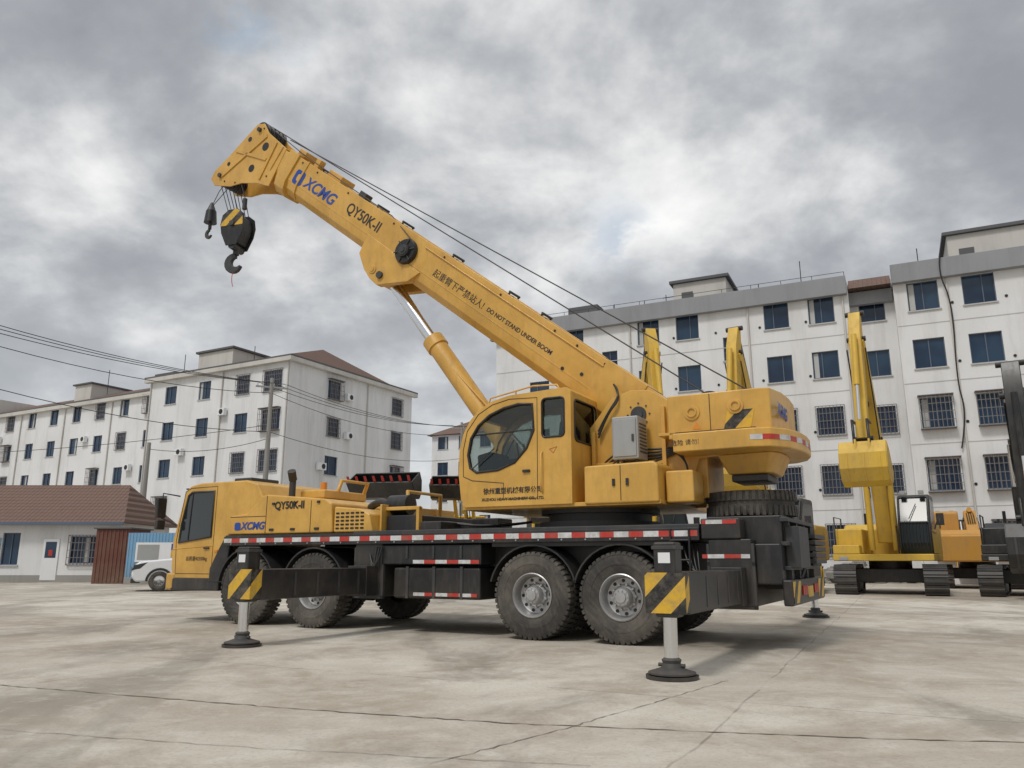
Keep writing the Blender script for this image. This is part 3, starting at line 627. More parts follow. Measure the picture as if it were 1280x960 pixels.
# ------------------------------------------------------------------ excavators
def track(m,x0,x1,y0,y1,r=.42):
    pts=[]
    for a in range(90,271,18): pts.append((x0+r*math.cos(R(a)),r+r*math.sin(R(a))))
    for a in range(-90,91,18): pts.append((x1+r*math.cos(R(a)),r+r*math.sin(R(a))))
    m.prism([(x*.97,r+(z-r)*.86) for x,z in pts],y0,y1)
    n=len(pts)
    L=[(Vector(pts[i]),Vector(pts[(i+1)%n])) for i in range(n)]
    tot=sum((b-a).length for a,b in L); step=tot/44; acc=0; nxt=0
    for a,b in L:
        l=(b-a).length
        while l>1e-6 and nxt<acc+l:
            t=(nxt-acc)/l; p=a.lerp(b,t); d=(b-a).normalized(); nn=Vector((d.y,-d.x))
            q=[p-d*step*.42-nn*.05,p+d*step*.42-nn*.05,p+d*step*.42,p+d*.03+nn*.0,p+d*.02+nn*.035,p-d*.02+nn*.035,p-d*.03,p-d*step*.42]
            m.prism([tuple(v) for v in q],y0-.06,y1+.06); nxt+=step
        acc+=l
def excavator(loc,rz,sc,body,dark=False,turn=0,pose=0):
    E=empty('excavator',loc,rz,sc); U=BLK
    m=MB(); track(m,-1.7,1.7,.95,1.45); track(m,-1.7,1.7,-1.45,-.95); m.done('tracks',DKG,E,0)
    box('undercarriage',(-1.0,1.0),(-1.0,1.0),(.35,.75),U,E,.03)
    cyl('swing_bearing',(0,0,.75),(0,0,.98),.62,U,E)
    H=empty('house'); H.parent=E; H.rotation_euler=(0,0,turn)
    box('platform',(-1.6,1.75),(-1.38,1.38),(.98,1.18),body,H,.03)
    prism('engine_cover',[(-2.3,1.15),(-.4,1.15),(-.4,2.0),(-.7,2.15),(-2.1,2.15),(-2.3,2.0)],-1.36,1.36,body,H,.06)
    prism('counterweight',[(-1.6,-1.38),(-2.3,-1.35),(-2.65,-.9),(-2.75,0),(-2.65,.9),(-2.3,1.35),(-1.6,1.38)],.98,1.95,body,H,.07,'z')
    box('side_tank',(-.4,1.3),(-1.36,-.55),(1.18,1.95),body,H,.05)
    box('front_step',(1.3,1.75),(-1.36,-.6),(1.18,1.45),body,H,.03)
    cp=[(-.35,1.15),(1.35,1.15),(1.5,1.5),(1.42,2.1),(1.05,2.85),(.85,2.95),(-.3,2.95),(-.38,2.85)]
    prism('cab_shell',cp,.48,1.36,body if not dark and pose==3 else U,H,.05)
    box('cab_lower_panel',(-.3,1.34),(1.362,1.372),(1.2,1.78),body if not dark else U,H,.01)
    prism('cab_side_glass',[(-.2,1.85),(1.3,1.85),(1.28,2.1),(.95,2.78),(-.2,2.78)],1.362,1.368,TGL,H,0)
    prism('cab_side_glass_in',[(-.2,1.85),(1.3,1.85),(1.28,2.1),(.95,2.78),(-.2,2.78)],.472,.478,TGL,H,0)
    m=MB(); fp=[(1.375,1.18),(1.515,1.50),(1.435,2.11),(1.075,2.82)]
    for a,b in zip(fp,fp[1:]): m.quad((a[0]+.012,.56,a[1]),(a[0]+.012,1.28,a[1]),(b[0]+.012,1.28,b[1]),(b[0]+.012,.56,b[1]))
    m.done('cab_front_glass',TGL,H,0,recalc=False)
    tube('cab_front_frame',[[(1.46,.52,1.3),(1.54,.52,1.5),(1.46,.52,2.12),(1.08,.52,2.86),(1.08,1.32,2.86),(1.46,1.32,2.12),(1.54,1.32,1.5),(1.46,1.32,1.3)],[(1.47,.52,2.1),(1.47,1.32,2.1)]],.03,U,H)
    tube('cab_front_guard',[[(1.56,.60+.09*k,1.35),(1.57,.60+.09*k,1.5),(1.50,.60+.09*k,2.1)] for k in range(8)],.010,U,H)
    tube('cab_wiper',[(1.5,.8,2.2),(1.25,1.0,2.65)],.012,U,H)
    tube('handrails',[[(1.5,-1.3,1.45),(1.5,-1.3,2.3),(.3,-1.3,2.3),(.3,-1.3,1.95)],[(1.5,.45,1.2),(1.62,.45,2.0)],[(1.4,1.45,1.9),(1.5,1.6,2.3),(1.5,1.6,1.9)]],.02,U,H)
    box('cab_mirror',(1.45,1.5),(1.52,1.72),(2.0,2.35),U,H,.01); m=MB(); m.box((1.2,1.3),(.6,.75),(2.93,3.05)); m.box((1.2,1.3),(1.1,1.25),(2.93,3.05)); m.box((1.752,1.77),(-1.2,-.95),(1.0,1.1)); m.done('work_lamps',GRY,H,.01)
    cyl('exhaust',(-1.5,-.8,2.1),(-1.5,-.8,2.55),.05,U,H)
    if pose==0: bo=[(.35,1.55),(.55,3.0),(1.0,4.7),(1.75,6.1),(2.6,7.6)]; st=[(2.45,8.45),(2.62,7.75),(2.85,6.4),(3.15,4.45)]; bk=(3.2,4.2)
    elif pose==3: bo=[(.35,1.55),(.9,2.2),(2.0,2.7),(3.2,2.5),(4.4,2.0)]; st=[(4.2,2.6),(4.45,2.2),(4.6,1.6),(4.6,1.5)]; bk=(4.5,1.45)
    else: bo=[(.35,1.55),(.8,3.1),(1.5,4.4),(2.5,5.1),(3.5,5.4)]; st=[(3.4,6.3),(3.55,5.5),(3.6,3.9),(3.6,2.1)]; bk=(3.55,1.8)
    k2=1.3 if dark else 1
    prism('boom',limb(bo,[.20*k2,.30*k2,.38*k2,.30*k2,.17*k2]),-.22*k2,.22*k2,body,H,.03)
    prism('stick',limb(st,[.13*k2,.28*k2,.22*k2,.13*k2]),-.17*k2,.17*k2,body,H,.02)
    for s in (.34,-.34):
        a=Vector((.95,s,1.3)); b=Vector((bo[2][0]+.1,s,bo[2][1]-.1)); mid=a.lerp(b,.6)
        cyl('boom_cylinder',a,mid,.09,body,H,seg=16); cyl('boom_rod',mid,b,.05,CHR,H,seg=16)
    a=Vector((bo[2][0]-.35,0,bo[2][1]+.4)); b=Vector((st[0][0],0,st[0][1])); mid=a.lerp(b,.6)
    cyl('stick_cylinder',a,mid,.10,body,H,seg=16); cyl('stick_rod',mid,b,.055,CHR,H,seg=16)
    a=Vector((st[1][0]+.42,0,st[1][1]-.1)); b=Vector((bk[0]+.42,0,bk[1]+.75)); mid=a.lerp(b,.6)
    cyl('bucket_cylinder',a,mid,.08,body,H,seg=16); cyl('bucket_rod',mid,b,.045,CHR,H,seg=16)
    tube('bucket_linkage',[[(st[2][0]+.1,y,st[3][1]+.5),(bk[0]+.42,y,bk[1]+.75),(bk[0]+.35,y,bk[1]+.1)] for y in (-.2,.2)],.04,U,H)
    tube('arm_hoses',[[(bo[1][0]-.2,y,bo[1][1]+.3),(bo[2][0]-.5,y,bo[2][1]+.3),(bo[3][0]-.3,y,bo[3][1]+.5),(st[1][0]-.35,y,st[1][1]+.3)] for y in (-.12,-.04,.04,.12)]+[[(bo[1][0]+.4,y,bo[1][1]-.1),(bo[3][0]+.3,y,bo[3][1]-.5),(st[1][0]+.2,y,st[1][1]-.5)] for y in (-.26,.26)],.02,WIRE,H,smooth=True)
    m=MB()
    for q in (bo[2],bo[4],st[0],st[3]): m.cyl((q[0],-.27*k2,q[1]),(q[0],.27*k2,q[1]),.08,seg=14)
    m.box((bo[3][0]+.2,bo[3][0]+.34),(-.1,.1),(bo[3][1]-.5,bo[3][1]-.36)); m.done('arm_pins',U,H)
    x,z=bk; k_=.85
    outer=[(x+.35*k_,z+.15*k_),(x+.60*k_,z-.25*k_),(x+.62*k_,z-.75*k_),(x+.35*k_,z-1.15*k_),(x-.10*k_,z-1.30*k_),(x-.55*k_,z-1.15*k_),(x-.8*k_,z-.85*k_)]
    prism('bucket_shell',limb(outer,[.03]*len(outer)),-.62,.62,body,H,.01)
    side=outer+[(x-.15,z-.1)]
    for s in (.60,-.64): prism('bucket_cheek',side,s,s+.04,body,H,.006)
    m=MB()
    for k in range(5):
        y=-.54+k*.27; m.prism([(x-.6,z-.80),(x-.86,z-.56),(x-.64,z-.68)],y-.05,y+.05)
    m.done('bucket_teeth',DKG,H)
    m=MB()
    for y in (-.2,.17): m.prism([(x+.1,z+.12),(x-.12,z-.02),(x-.1,z-.3),(x+.5,z-.2),(x+.42,z+.2)],y,y+.05)
    m.done('bucket_ears',body,H)
    m=MB()
    for y in (-.45,0,.42): m.prism(limb([(a+.03,b) for a,b in outer[1:5]],[.02]*4),y,y+.05)
    m.done('bucket_wear_strips',DKG if dark else body,H)
    return E
excavator((13.0,27.5,0),R(-90-27),1.09,YEL2,turn=R(-5))
excavator((9.6,29.5,0),R(-90-22),1.10,YEL2,pose=0,turn=R(-12))
excavator((4.9,31,0),R(-90-8),1.13,YEL2,pose=0,turn=R(14))
excavator((19.2,33.0,0),R(62),1.05,ORG,pose=3)
excavator((16.9,25.6,0),R(-90-34),1.08,BLK,dark=True,pose=2)

# ------------------------------------------------------------------ wheel loaders
def loader(loc,rz,h=2.6,sc=1):
    E=empty('wheel_loader',loc,rz,sc)
    for x in (-1.5,1.5):
        for s in (1,-1): wheel(E,x,s*1.0,z=.72,side=s,sc=1.18)
    prism('rear_body',[(-2.8,.9),(-.2,.9),(-.2,1.75),(-.8,2.0),(-2.6,1.9),(-2.85,1.6)],-.75,.75,YEL2,E,.06)
    box('rear_weight',(-3.0,-2.7),(-1.1,1.1),(.75,1.5),YEL2,E,.06)
    prism('front_frame',[(.1,.7),(1.9,.7),(1.6,1.6),(.9,2.0),(.2,1.5)],-.45,.45,YEL2,E,.04)
    for s in (1,-1):
        for x in (-1.5,1.5):
            pts=[(x+.85*math.cos(R(a)),.72+.85*math.sin(R(a))) for a in range(20,161,14)]
            prism('fender',limb(pts,[.02]*len(pts)),s*.78,s*1.22,YEL2,E,0)
    prism('cab_frame',[(-.85,1.6),(.45,1.6),(.6,2.2),(.4,3.0),(-.8,3.0),(-.95,2.2)],-.7,.7,YEL2,E,.05)
    prism('cab_glass',[(-.75,2.05),(.5,2.05),(.34,2.85),(-.7,2.85)],-.706,.706,TGL,E,0)
    box('cab_glass_front',(.52,.61),(-.6,.6),(2.05,2.75),TGL,E,0); box('cab_roof',(-1.0,.6),(-.8,.8),(3.0,3.1),YEL2,E,.04)
    for s in (.38,-.38): prism('lift_arm',limb([(.6,1.9),(1.6,h),(2.7,h+.9)],[.16,.2,.14]),s-.06,s+.06,YEL2,E,.02)
    prism('z_bar',limb([(1.7,h+.9),(2.1,h+.3),(2.5,h+.2)],[.08,.14,.08]),-.08,.08,YEL2,E,.02)
    cyl('tilt_cylinder',(.8,0,2.2),(1.7,0,h+.9),.08,YEL2,E)
    for s in (.3,-.3): cyl('lift_cylinder',(1.3,s,1.0),(1.7,s,h-.1),.07,YEL2,E)
    tube('loader_hoses',[[(.9,s,1.9),(1.3,s*1.2,h),(2.1,s*.8,h+.6)] for s in (.2,-.2,.1)],.02,BLK,E,smooth=True)
    x,z=2.7,h+.9
    sh=[(x+1.15,z+.35),(x+.6,z-.15),(x+.2,z-.2),(x,z+.05),(x,z+.5),(x+.25,z+.80)]
    prism('bucket_shell',limb(sh,[.03]*len(sh)),-1.3,1.3,BLK,E,.01)
    for s in (1.28,-1.32): prism('bucket_end',sh,s,s+.04,BLK,E,.006)
    m=MB()
    for k in range(8):
        y=-1.2+k*.343; m.prism([(x+1.05,z+.28),(x+1.30,z+.58),(x+1.12,z+.42)],y-.05,y+.05)
    m.done('bucket_teeth',RED,E)
loader((-4.0,31.5,0),R(-102),2.75,.95); loader((-1.9,34.5,0),R(-92),2.95,.95); loader((1.4,33,0),R(-80),1.9,.95)

# ------------------------------------------------------------------ cars
def car(loc,rz,mat,sc=1):
    E=empty('parked_car',loc,rz,sc)
    prism('body_lower',[(-2.2,.32),(2.15,.32),(2.28,.5),(2.27,.82),(2.05,1.0),(1.05,1.10),(-2.22,1.12),(-2.28,.6)],-.9,.9,mat,E,.07)
    gh=[(1.05,1.09),(.28,1.56),(-.1,1.64),(-1.5,1.64),(-2.05,1.42),(-2.2,1.10)]
    prism('greenhouse',gh,-.82,.82,mat,E,.05)
    for s in (1,-1):
        a,b=sorted((s*.81,s*.826))
        prism('side_glass',[(.85,1.13),(.25,1.50),(-.35,1.57),(-.35,1.13)],a,b,DGL,E,0); prism('side_glass_rear',[(-.42,1.13),(-.42,1.57),(-1.3,1.56),(-1.75,1.38),(-1.85,1.13)],a,b,DGL,E,0)
        a,b=sorted((s*.55,s*.905)); prism('headlamp',[(2.02,.76),(2.29,.70),(2.22,.88),(1.8,.97)],a,b,DGL,E,.01)
        a,b=sorted((s*.90,s*.915)); m=MB()
        for x in (1.4,-1.4):
            pts=[(x+.40*math.cos(R(t)),.34+.40*math.sin(R(t))) for t in range(0,181,15)]; m.prism(limb(pts,[.04]*len(pts)),a,b)
        m.done('wheel_arch_trim',BLK,E)
        box('side_mirror',(.62,.8),tuple(sorted((s*.88,s*1.05))),(1.12,1.24),mat,E,.02)
        tube('door_seams',[(-.38,s*.903,.45),(-.38,s*.903,1.1)],.006,TXT,E)
    prism('windscreen',[(1.02,1.12),(.33,1.54),(.34,1.57),(1.08,1.13)],-.72,.72,DGL,E,0)
    box('grille',(2.25,2.30),(-.5,.5),(.52,.82),BLK,E,.01); box('sill',(-1.0,1.0),(-.91,.91),(.28,.4),BLK,E,.02); box('bumper_lower',(2.0,2.29),(-.8,.8),(.28,.42),BLK,E,.02)
    for x in (1.4,-1.4):
        for s in (1,-1): wheel(E,x,s*.82,z=.34,side=s,sc=.55)
car((-11.7,30.3,0),R(204),WHT,1.05)
car((-10.6,34.5,0),R(185),GRY)

# ------------------------------------------------------------------ buildings
def facade(mw,mg,mf,mb,ms,M,W,H,wins,depth=.14):
    for q in (mw,mg,mf,mb,ms): q.M=M
    ws=[(cx-w/2,cx+w/2,cz-h/2,cz+h/2,bar) for cx,cz,w,h,bar in wins if cx-w/2>0 and cx+w/2<W]
    xs=sorted({0,W,*[round(w[0],4) for w in ws],*[round(w[1],4) for w in ws]}); zs=sorted({0,H,*[round(w[2],4) for w in ws],*[round(w[3],4) for w in ws]})
    for i in range(len(xs)-1):
        for j in range(len(zs)-1):
            cx=(xs[i]+xs[i+1])/2; cz=(zs[j]+zs[j+1])/2
            if any(a<cx<b and c<cz<d for a,b,c,d,_ in ws): continue
            mw.quad((xs[i],0,zs[j]),(xs[i+1],0,zs[j]),(xs[i+1],0,zs[j+1]),(xs[i],0,zs[j+1]))
    for a,b,c,d,bar in ws:
        D=depth
        mw.quad((a,0,c),(a,D,c),(a,D,d),(a,0,d)); mw.quad((b,0,c),(b,0,d),(b,D,d),(b,D,c)); mw.quad((a,0,d),(a,D,d),(b,D,d),(b,0,d)); mw.quad((a,0,c),(b,0,c),(b,D,c),(a,D,c))
        mg.quad((a,D,c),(b,D,c),(b,D,d),(a,D,d))
        t=.045; xm=(a+b)/2+random.choice((-.12,0,.12))*(b-a)
        for x in (a,xm-t/2,b-t): mf.box((x,x+t),(D-.05,D-.004),(c,d))
        for z in (c,d-t): mf.box((a+t,b-t),(D-.046,D-.006),(z,z+t))
        if random.random()<.22:
            x0=a+t if random.random()<.5 else xm; ms.box((x0+.03,x0+.03+(b-a)*.18),(D-.003,D-.001),(c+.06,d-.06))
        ms.box((a-.06,b+.06),(-.07,.02),(c-.07,c-.005))
        if bar:
            y=-.12 if bar==1 else -.35
            nb=max(5,int((b-a)/.16))
            for k in range(nb+1): x=a-.05+(b-a+.1)*k/nb; mb.box((x-.013,x+.013),(y-.013,y+.013),(c-.08,d+.05))
            for k in range(5): z=c-.08+(d-c+.13)*k/4; mb.box((a-.06,b+.06),(y-.016,y+.016),(z-.014,z+.014))
            if bar==2: mb.box((a-.06,b+.06),(y,-.003),(c-.11,c-.085)); mb.box((a-.08,b+.08),(y-.05,-.003),(d+.06,d+.09))
            for x in (a-.06,b+.06): mb.box((x-.015,x+.015),(y,0),(c-.08,c-.05)); mb.box((x-.015,x+.015),(y,0),(d+.02,d+.05))
def ac(m,m2,M,x,z):
    m.M=M; m2.M=M
    m.box((x-.4,x+.4),(-.42,-.1),(z-.28,z+.28)); m2.cyl((x+.08,-.43,z),(x+.08,-.415,z),.21,seg=16)

RB=empty('apartment_building',(-1.0,48.4,0),math.atan2(-.4365,.9))
mw,mg,mf,mb,ms,mac,mfan=[MB() for _ in range(7)]
H=15.55
def rows(cols,zs,w,h,bars): return [(c,z,w,h,(1 if z<bars else 0)) for c in cols for z in zs]
zr=[2.1,5.1,8.15,11.15,14.15]
w1=rows([3.0,5.3,10.0,12.3],zr,1.3,1.45,7)+rows([17.2,19.5],zr,1.3,1.45,9)+[(7.6,z,.95,1.35,0) for z in (3.6,6.6,9.6,12.6)]+[(14.75,z,.95,1.35,0) for z in (3.6,6.6,9.6,12.6)]
facade(mw,mg,mf,mb,ms,Matrix(),20.9,H,w1)
facade(mw,mg,mf,mb,ms,Matrix.Translation((20.9,.9,0)),2.15,H-.6,rows([1.05],zr,1.25,1.4,9))
w3=[(c,z,1.4,1.5,(2 if z<9 else 0)) for c in (1.3,3.75) for z in zr]+rows([6.6],zr,1.4,1.5,6.5)+rows([10.2,12.6],zr,1.3,1.45,9)
facade(mw,mg,mf,mb,ms,Matrix.Translation((23.05,-.3,0)),18,H+.1,w3)
mw.M=Matrix()
mw.quad((20.9,0,0),(20.9,.9,0),(20.9,.9,H),(20.9,0,H)); mw.quad((23.05,-.3,0),(23.05,.9,0),(23.05,.9,H),(23.05,-.3,H))
mw.quad((0,0,0),(0,11,0),(0,11,H),(0,0,H)); mw.quad((41.05,-.3,0),(41.05,11,0),(41.05,11,H),(41.05,-.3,H)); mw.quad((0,11,0),(41.05,11,0),(41.05,11,H),(0,11,H))
ac(mac,mfan,Matrix(),6.6,8.6); ac(mac,mfan,Matrix(),16.05,5.6)
ac(mac,mfan,Matrix.Translation((0,-.3,0)),29.0,5.7)
mw.done('walls',WALL,RB); mg.done('window_glass',BGL,RB); mf.done('window_frames',FRM,RB); mb.done('window_bars',BAR,RB); ms.done('window_sills',SILL,RB); mac.done('air_conditioners',WHT,RB,.01); mfan.done('air_conditioner_fans',TXT,RB)
m=MB()
for z in (3.55,6.6,9.65,12.65): m.box((0.01,20.88),(-.012,-.003),(z,z+.04)); m.box((23.07,41.0),(-.312,-.303),(z,z+.04))
m.done('floor_bands',SILL,RB)
m=MB()
for x in (1.5,4.15,8.6,11.2,13.6,16.0,18.4):
    for z in (4.6,7.6,10.6,13.6): m.cyl((x+.3,-.03,z),(x+.3,.0,z),.07,seg=12)
for x in (25.6,27.9):
    for z in (4.6,7.6,10.6,13.6): m.cyl((x,-.33,z),(x,-.30,z),.07,seg=12)
m.done('vent_holes',TXT,RB)
m=MB(); m.box((-.3,20.85),(-.35,-.003),(H-.75,H+.25)); m.box((20.86,23.0),(.5,.897),(H-1.2,H-.5)); m.box((23.0,41.3),(-.65,-.303),(H-.65,H+.35)); m.done('eave_band',WALLB,RB,.02)
m=MB(); m.box((-.3,20.85),(0,11),(H,H+.2)); m.box((20.9,23.0),(.9,11),(H-.62,H+.1)); m.box((23.05,41.3),(-.3,11),(H+.1,H+.3)); m.done('roof_slab',ROOFD,RB)
prism('stair_roof_tiles',[(-.1,H-.45),(1.6,H+.55),(1.6,H-.45)],20.92,22.98,TILE,RB,0,'x')
PH=((11.0,14.2,2.5,6,2.2),(25.9,29.5,2.0,6,2.4),(37,40,2,6,2.2))
m=MB()
for x0,x1,y0,y1,z in PH: m.box((x0,x1),(y0,y1),(H+.2,H+z))
m.done('roof_penthouses',WALLC,RB,.02)
m=MB()
for x0,x1,y0,y1,z in PH: m.box((x0-.2,x1+.2),(y0-.2,y1+.2),(H+z,H+z+.18)); m.box((x0+.5,x0+1.2),(y0-.02,y0-.003),(H+1.0,H+1.6))
m.box((4.2,6.2),(2,4),(H+1.0,H+1.5)); m.done('penthouse_slabs',ROOFD,RB,.02)
tube('roof_antennas',[[(x,3,H+.2),(x,3,H+1.6+random.random()*1.2)] for x in (7,9,10.4,11.6,13.8,16,18.4,24.5,27,27.8,31)]+[[(10.2,3,H+1.6),(11,3,H+1.6)],[(11.2,3,H+2.6),(12,3,H+2.6)],[(4.3,2.1,H),(4.3,2.1,H+1)],[(6.1,2.1,H),(6.1,2.1,H+1)]],.025,ROPE,RB)
tube('downpipes',[[(8.9,-.06,0),(8.9,-.06,H-.8)],[(15.7,-.06,0),(15.7,-.06,H-.8)],[(20.6,-.06,0),(20.6,-.06,H-.8)],[(25.45,-.36,0),(25.45,-.36,H-.7)]],.055,WALLC,RB)
tube('wall_cable',[(25.3,-.75,H+.5),(25.1,-.8,H-.4),(25.6,-.42,H-2),(25.35,-.42,9.5),(25.6,-.45,8.0),(25.2,-.42,6.3)],.035,WIRE,RB,smooth=True)
tube('roof_rail',[[(x,-.2,H+.25),(x,-.2,H+.5)] for x in [i*1.6 for i in range(0,14)]]+[[(0,-.2,H+.5),(20.8,-.2,H+.5)]],.015,ROPE,RB)

LB=empty('apartment_building',(-30.95,65.26,0),math.atan2(-.482,.876))
mw,mg,mf,mb,ms,mac,mfan=[MB() for _ in range(7)]
HL=16.2; zl=[2.2,5.3,8.4,11.5,14.55]
W=16.1
def lrows(cols,w=1.3,h=1.5,p=.35):
    return [(c,z,w,h,(random.choice((1,2)) if random.random()<p else 0)) for c in cols for z in zl]
facade(mw,mg,mf,mb,ms,Matrix(),W,HL,lrows([2.7,6.8,11.2],1.4,1.5,.45)+lrows([14.4],1.9,1.6,.8))
ME=Matrix.Translation((W,0,0))@Matrix.Rotation(R(90),4,'Z')
facade(mw,mg,mf,mb,ms,ME,15.6,HL,lrows([5.05,13.4],1.5,1.5,.7))
MBk=Matrix.Translation((-60,1.6,0))
facade(mw,mg,mf,mb,ms,MBk,60,HL-.6,lrows([60-x for x in (2.0,5.6,9.0,12.6,16.2,19.8,23.5,27,30.6,34.2,38,42,46,50)],1.25,1.5,.45))
for q in (mw,mg): q.M=Matrix()
mw.quad((0,0,0),(0,1.6,0),(0,1.6,HL),(0,0,HL)); mw.quad((-60,13,0),(W,15.6,0),(W,15.6,HL),(-60,13,HL))
for x,z in ((4.7,9.6),(9.3,12.5),(12.9,5.9),(9.2,6.2)): ac(mac,mfan,Matrix(),x,z)
for x,z in ((6.6,14.2),(3.7,8.2),(6.7,11.0)): ac(mac,mfan,ME,x,z)
for x,z in ((4,9),(14.5,6),(25,13),(10.8,12)): ac(mac,mfan,MBk,60-x,z)
mw.done('walls',WALL,LB); mg.done('window_glass',BGL,LB); mf.done('window_frames',FRM,LB); mb.done('window_bars',BAR,LB); ms.done('window_sills',SILL,LB); mac.done('air_conditioners',WHT,LB,.01); mfan.done('air_conditioner_fans',TXT,LB)
m=MB(); m.box((-.4,W+.4),(-.4,-.003),(HL-.35,HL)); m.box((W+.003,W+.4),(0,16),(HL-.35,HL)); m.box((-60,-.01),(1.2,1.597),(HL-.95,HL-.6)); m.done('eaves',WALLC,LB,.02)
m=MB(); m.box((-.4,W+.4),(-.4,16),(HL,HL+.12)); m.box((-60,-.41),(1.2,13.5),(HL-.6,HL-.48)); m.done('roof_slab',ROOFD,LB)
tube('downpipes',[[(.15,-.08,0),(.15,-.08,HL-.4)],[(8.9,-.08,0),(8.9,-.08,HL-.4)],[(W-.1,-.08,0),(W-.1,-.08,HL-.4)],[(W+.08,9.2,0),(W+.08,9.2,HL-.4)]]+[[(-x,1.52,0),(-x,1.52,HL-1)] for x in (7.3,14.4,21.6,29)],.06,WALLC,LB)
def hip(name,x0,x1,y0,y1,z,h,ins,mat,par):
    m=MB(); a=[m.v(q) for q in ((x0,y0,z),(x1,y0,z),(x1,y1,z),(x0,y1,z))]; ym=(y0+y1)/2; i=ins; r=[m.v((x0+i,ym,z+h)),m.v((x1-i,ym,z+h))]
    m.f(a[::-1]); m.f([a[0],a[1],r[1],r[0]]); m.f([a[2],a[3],r[0],r[1]]); m.f([a[1],a[2],r[1]]); m.f([a[3],a[0],r[0]]); return m.done(name,mat,par)
hip('tile_roof_corner',8.5,W+.3,-.35,12,HL+.13,2.1,2.5,TILE,LB); hip('tile_roof_long',-58,-3,1.25,9,HL-.47,1.5,3,TILE,LB)
m=MB(); m.box((4.5,8.6),(1.0,5),(HL+.12,HL+1.9)); m.box((-2.6,-.2),(2.5,6),(HL-.48,HL+1.1)); m.box((-14,-11.5),(2,6),(HL-.48,HL+1.3)); m.box((-30,-27),(2,6),(HL-.48,HL+1.3)); m.done('roof_penthouses',WALLC,LB,.02)
m=MB(); m.box((4.3,8.8),(.8,5.2),(HL+1.9,HL+2.08)); m.box((-2.8,0),(2.3,6.2),(HL+1.1,HL+1.25)); m.box((-14.2,-11.3),(1.8,6.2),(HL+1.3,HL+1.45)); m.done('penthouse_slabs',ROOFD,LB,.02)
tube('roof_antennas',[[(x,2,HL),(x,2,HL+1.6+random.random())] for x in (1.5,7,10,-9)],.03,ROPE,LB)
DB=empty('apartment_building',(-9.5,92,0),math.atan2(-.42,.9))
mw,mg,mf,mb,ms=[MB() for _ in range(5)]
facade(mw,mg,mf,mb,ms,Matrix(),14,15.5,lrows([1.5,4.3,7.1,9.9,12.4],1.4,1.5,0))
mw.M=Matrix(); mw.quad((14,0,0),(14,10,0),(14,10,15.5),(14,0,15.5)); mw.quad((0,0,0),(0,10,0),(0,10,15.5),(0,0,15.5))
mw.done('walls',WALL,DB); mg.done('window_glass',BGL,DB); mf.done('window_frames',FRM,DB); ms.done('window_sills',SILL,DB); mb.bm.free(); hip('roof_tiles',-.5,14.5,-.5,10.5,15.5,2.4,3,TILE,DB)

HS=empty('tile_roof_house',(-33.0,40.5,0),0)
mw,mg,mf,mb,ms=[MB() for _ in range(5)]
facade(mw,mg,mf,mb,ms,Matrix(),12.9,2.95,[(4.5,1.7,1.3,1.5,0),(7.5,1.65,.9,1.6,0),(11.2,1.6,1.35,1.35,1)])
mw.M=Matrix(); mw.quad((12.9,0,0),(12.9,6,0),(12.9,6,2.95),(12.9,0,2.95)); mw.quad((0,0,0),(0,6,0),(0,6,2.95),(0,0,2.95))
mw.done('walls',WALL,HS); mg.done('window_glass',BGL,HS); mf.done('window_frames',FRM,HS); mb.done('window_bars',BAR,HS); ms.done('window_sills',SILL,HS)
hip('tile_roof',-.5,13.4,-.5,6.5,2.95,2.2,1.6,TILE,HS); box('door',(9.2,10.0),(-.05,-.003),(.1,2.15),WHT,HS,.01); box('door_glass',(9.32,9.88),(-.055,-.051),(1.2,2.0),BGL,HS,0); box('door_poster',(9.5,9.7),(-.06,-.056),(1.3,1.6),RED,HS,0); box('fascia',(-.5,13.4),(-.55,-.5),(2.82,2.98),FRM,HS,.01); box('plinth',(0,12.9),(-.04,-.003),(0,.35),PERI,HS,0)
box('blue_door',(6.1,7.0),(-.05,-.003),(.1,2.2),BLUEF,HS,.01)
BF=empty('blue_sheet_fence',(-18.1,37.5,0),R(2))
m=MB()
for i in range(34): m.box((i*.15,i*.15+.075),(0,.03),(.05,2.35)); m.box((i*.15+.075,i*.15+.15),(.02,.05),(.05,2.35))
m.done('sheet',BLUEF,BF); box('posters',(.4,3.2),(-.03,-.005),(1.0,1.9),WHT,BF,.004); box('poster_print',(.5,1.5),(-.036,-.032),(1.1,1.8),GRY,BF,0); box('poster_print_b',(2.05,3.1),(-.036,-.032),(1.2,1.55),YEL2,BF,0); box('poster_print_c',(2.05,3.1),(-.036,-.032),(1.56,1.85),BLU,BF,0); box('base',(0,5.1),(-.05,.1),(0,.3),PERI,BF,.01)
RF=empty('rust_metal_shed',(-19.9,38.0,0),0); box('shed_wall',(0,1.6),(0,2.2),(0,2.55),RUST,RF,.02); box('shed_roof',(-.1,1.7),(-.1,2.3),(2.55,2.62),ROOFD,RF,.01)
m=MB()
for i in range(8): m.box((.1+i*.19,.16+i*.19),(-.03,-.002),(.1,2.5))
m.done('shed_ribs',RUST,RF)
PW=empty('boundary_wall',(-14,41.0,0),R(-1)); box('wall',(0,60),(0,.24),(0,2.1),PERI,PW,.01); box('coping',(-.05,60.05),(-.04,.28),(2.1,2.18),WALLC,PW,.01)
SH=empty('storage_shed',(-13.5,44,0),R(-20)); box('shed_walls',(0,9),(0,4),(0,3.0),WALLC,SH,.02); prism('shed_roof',[(-.4,2.95),(2,3.8),(4.4,2.95)],-.3,9.3,ROOFD,SH,.01,'x'); box('shed_door',(3,5.2),(-.04,-.003),(0,2.4),BLUEF,SH,.01)
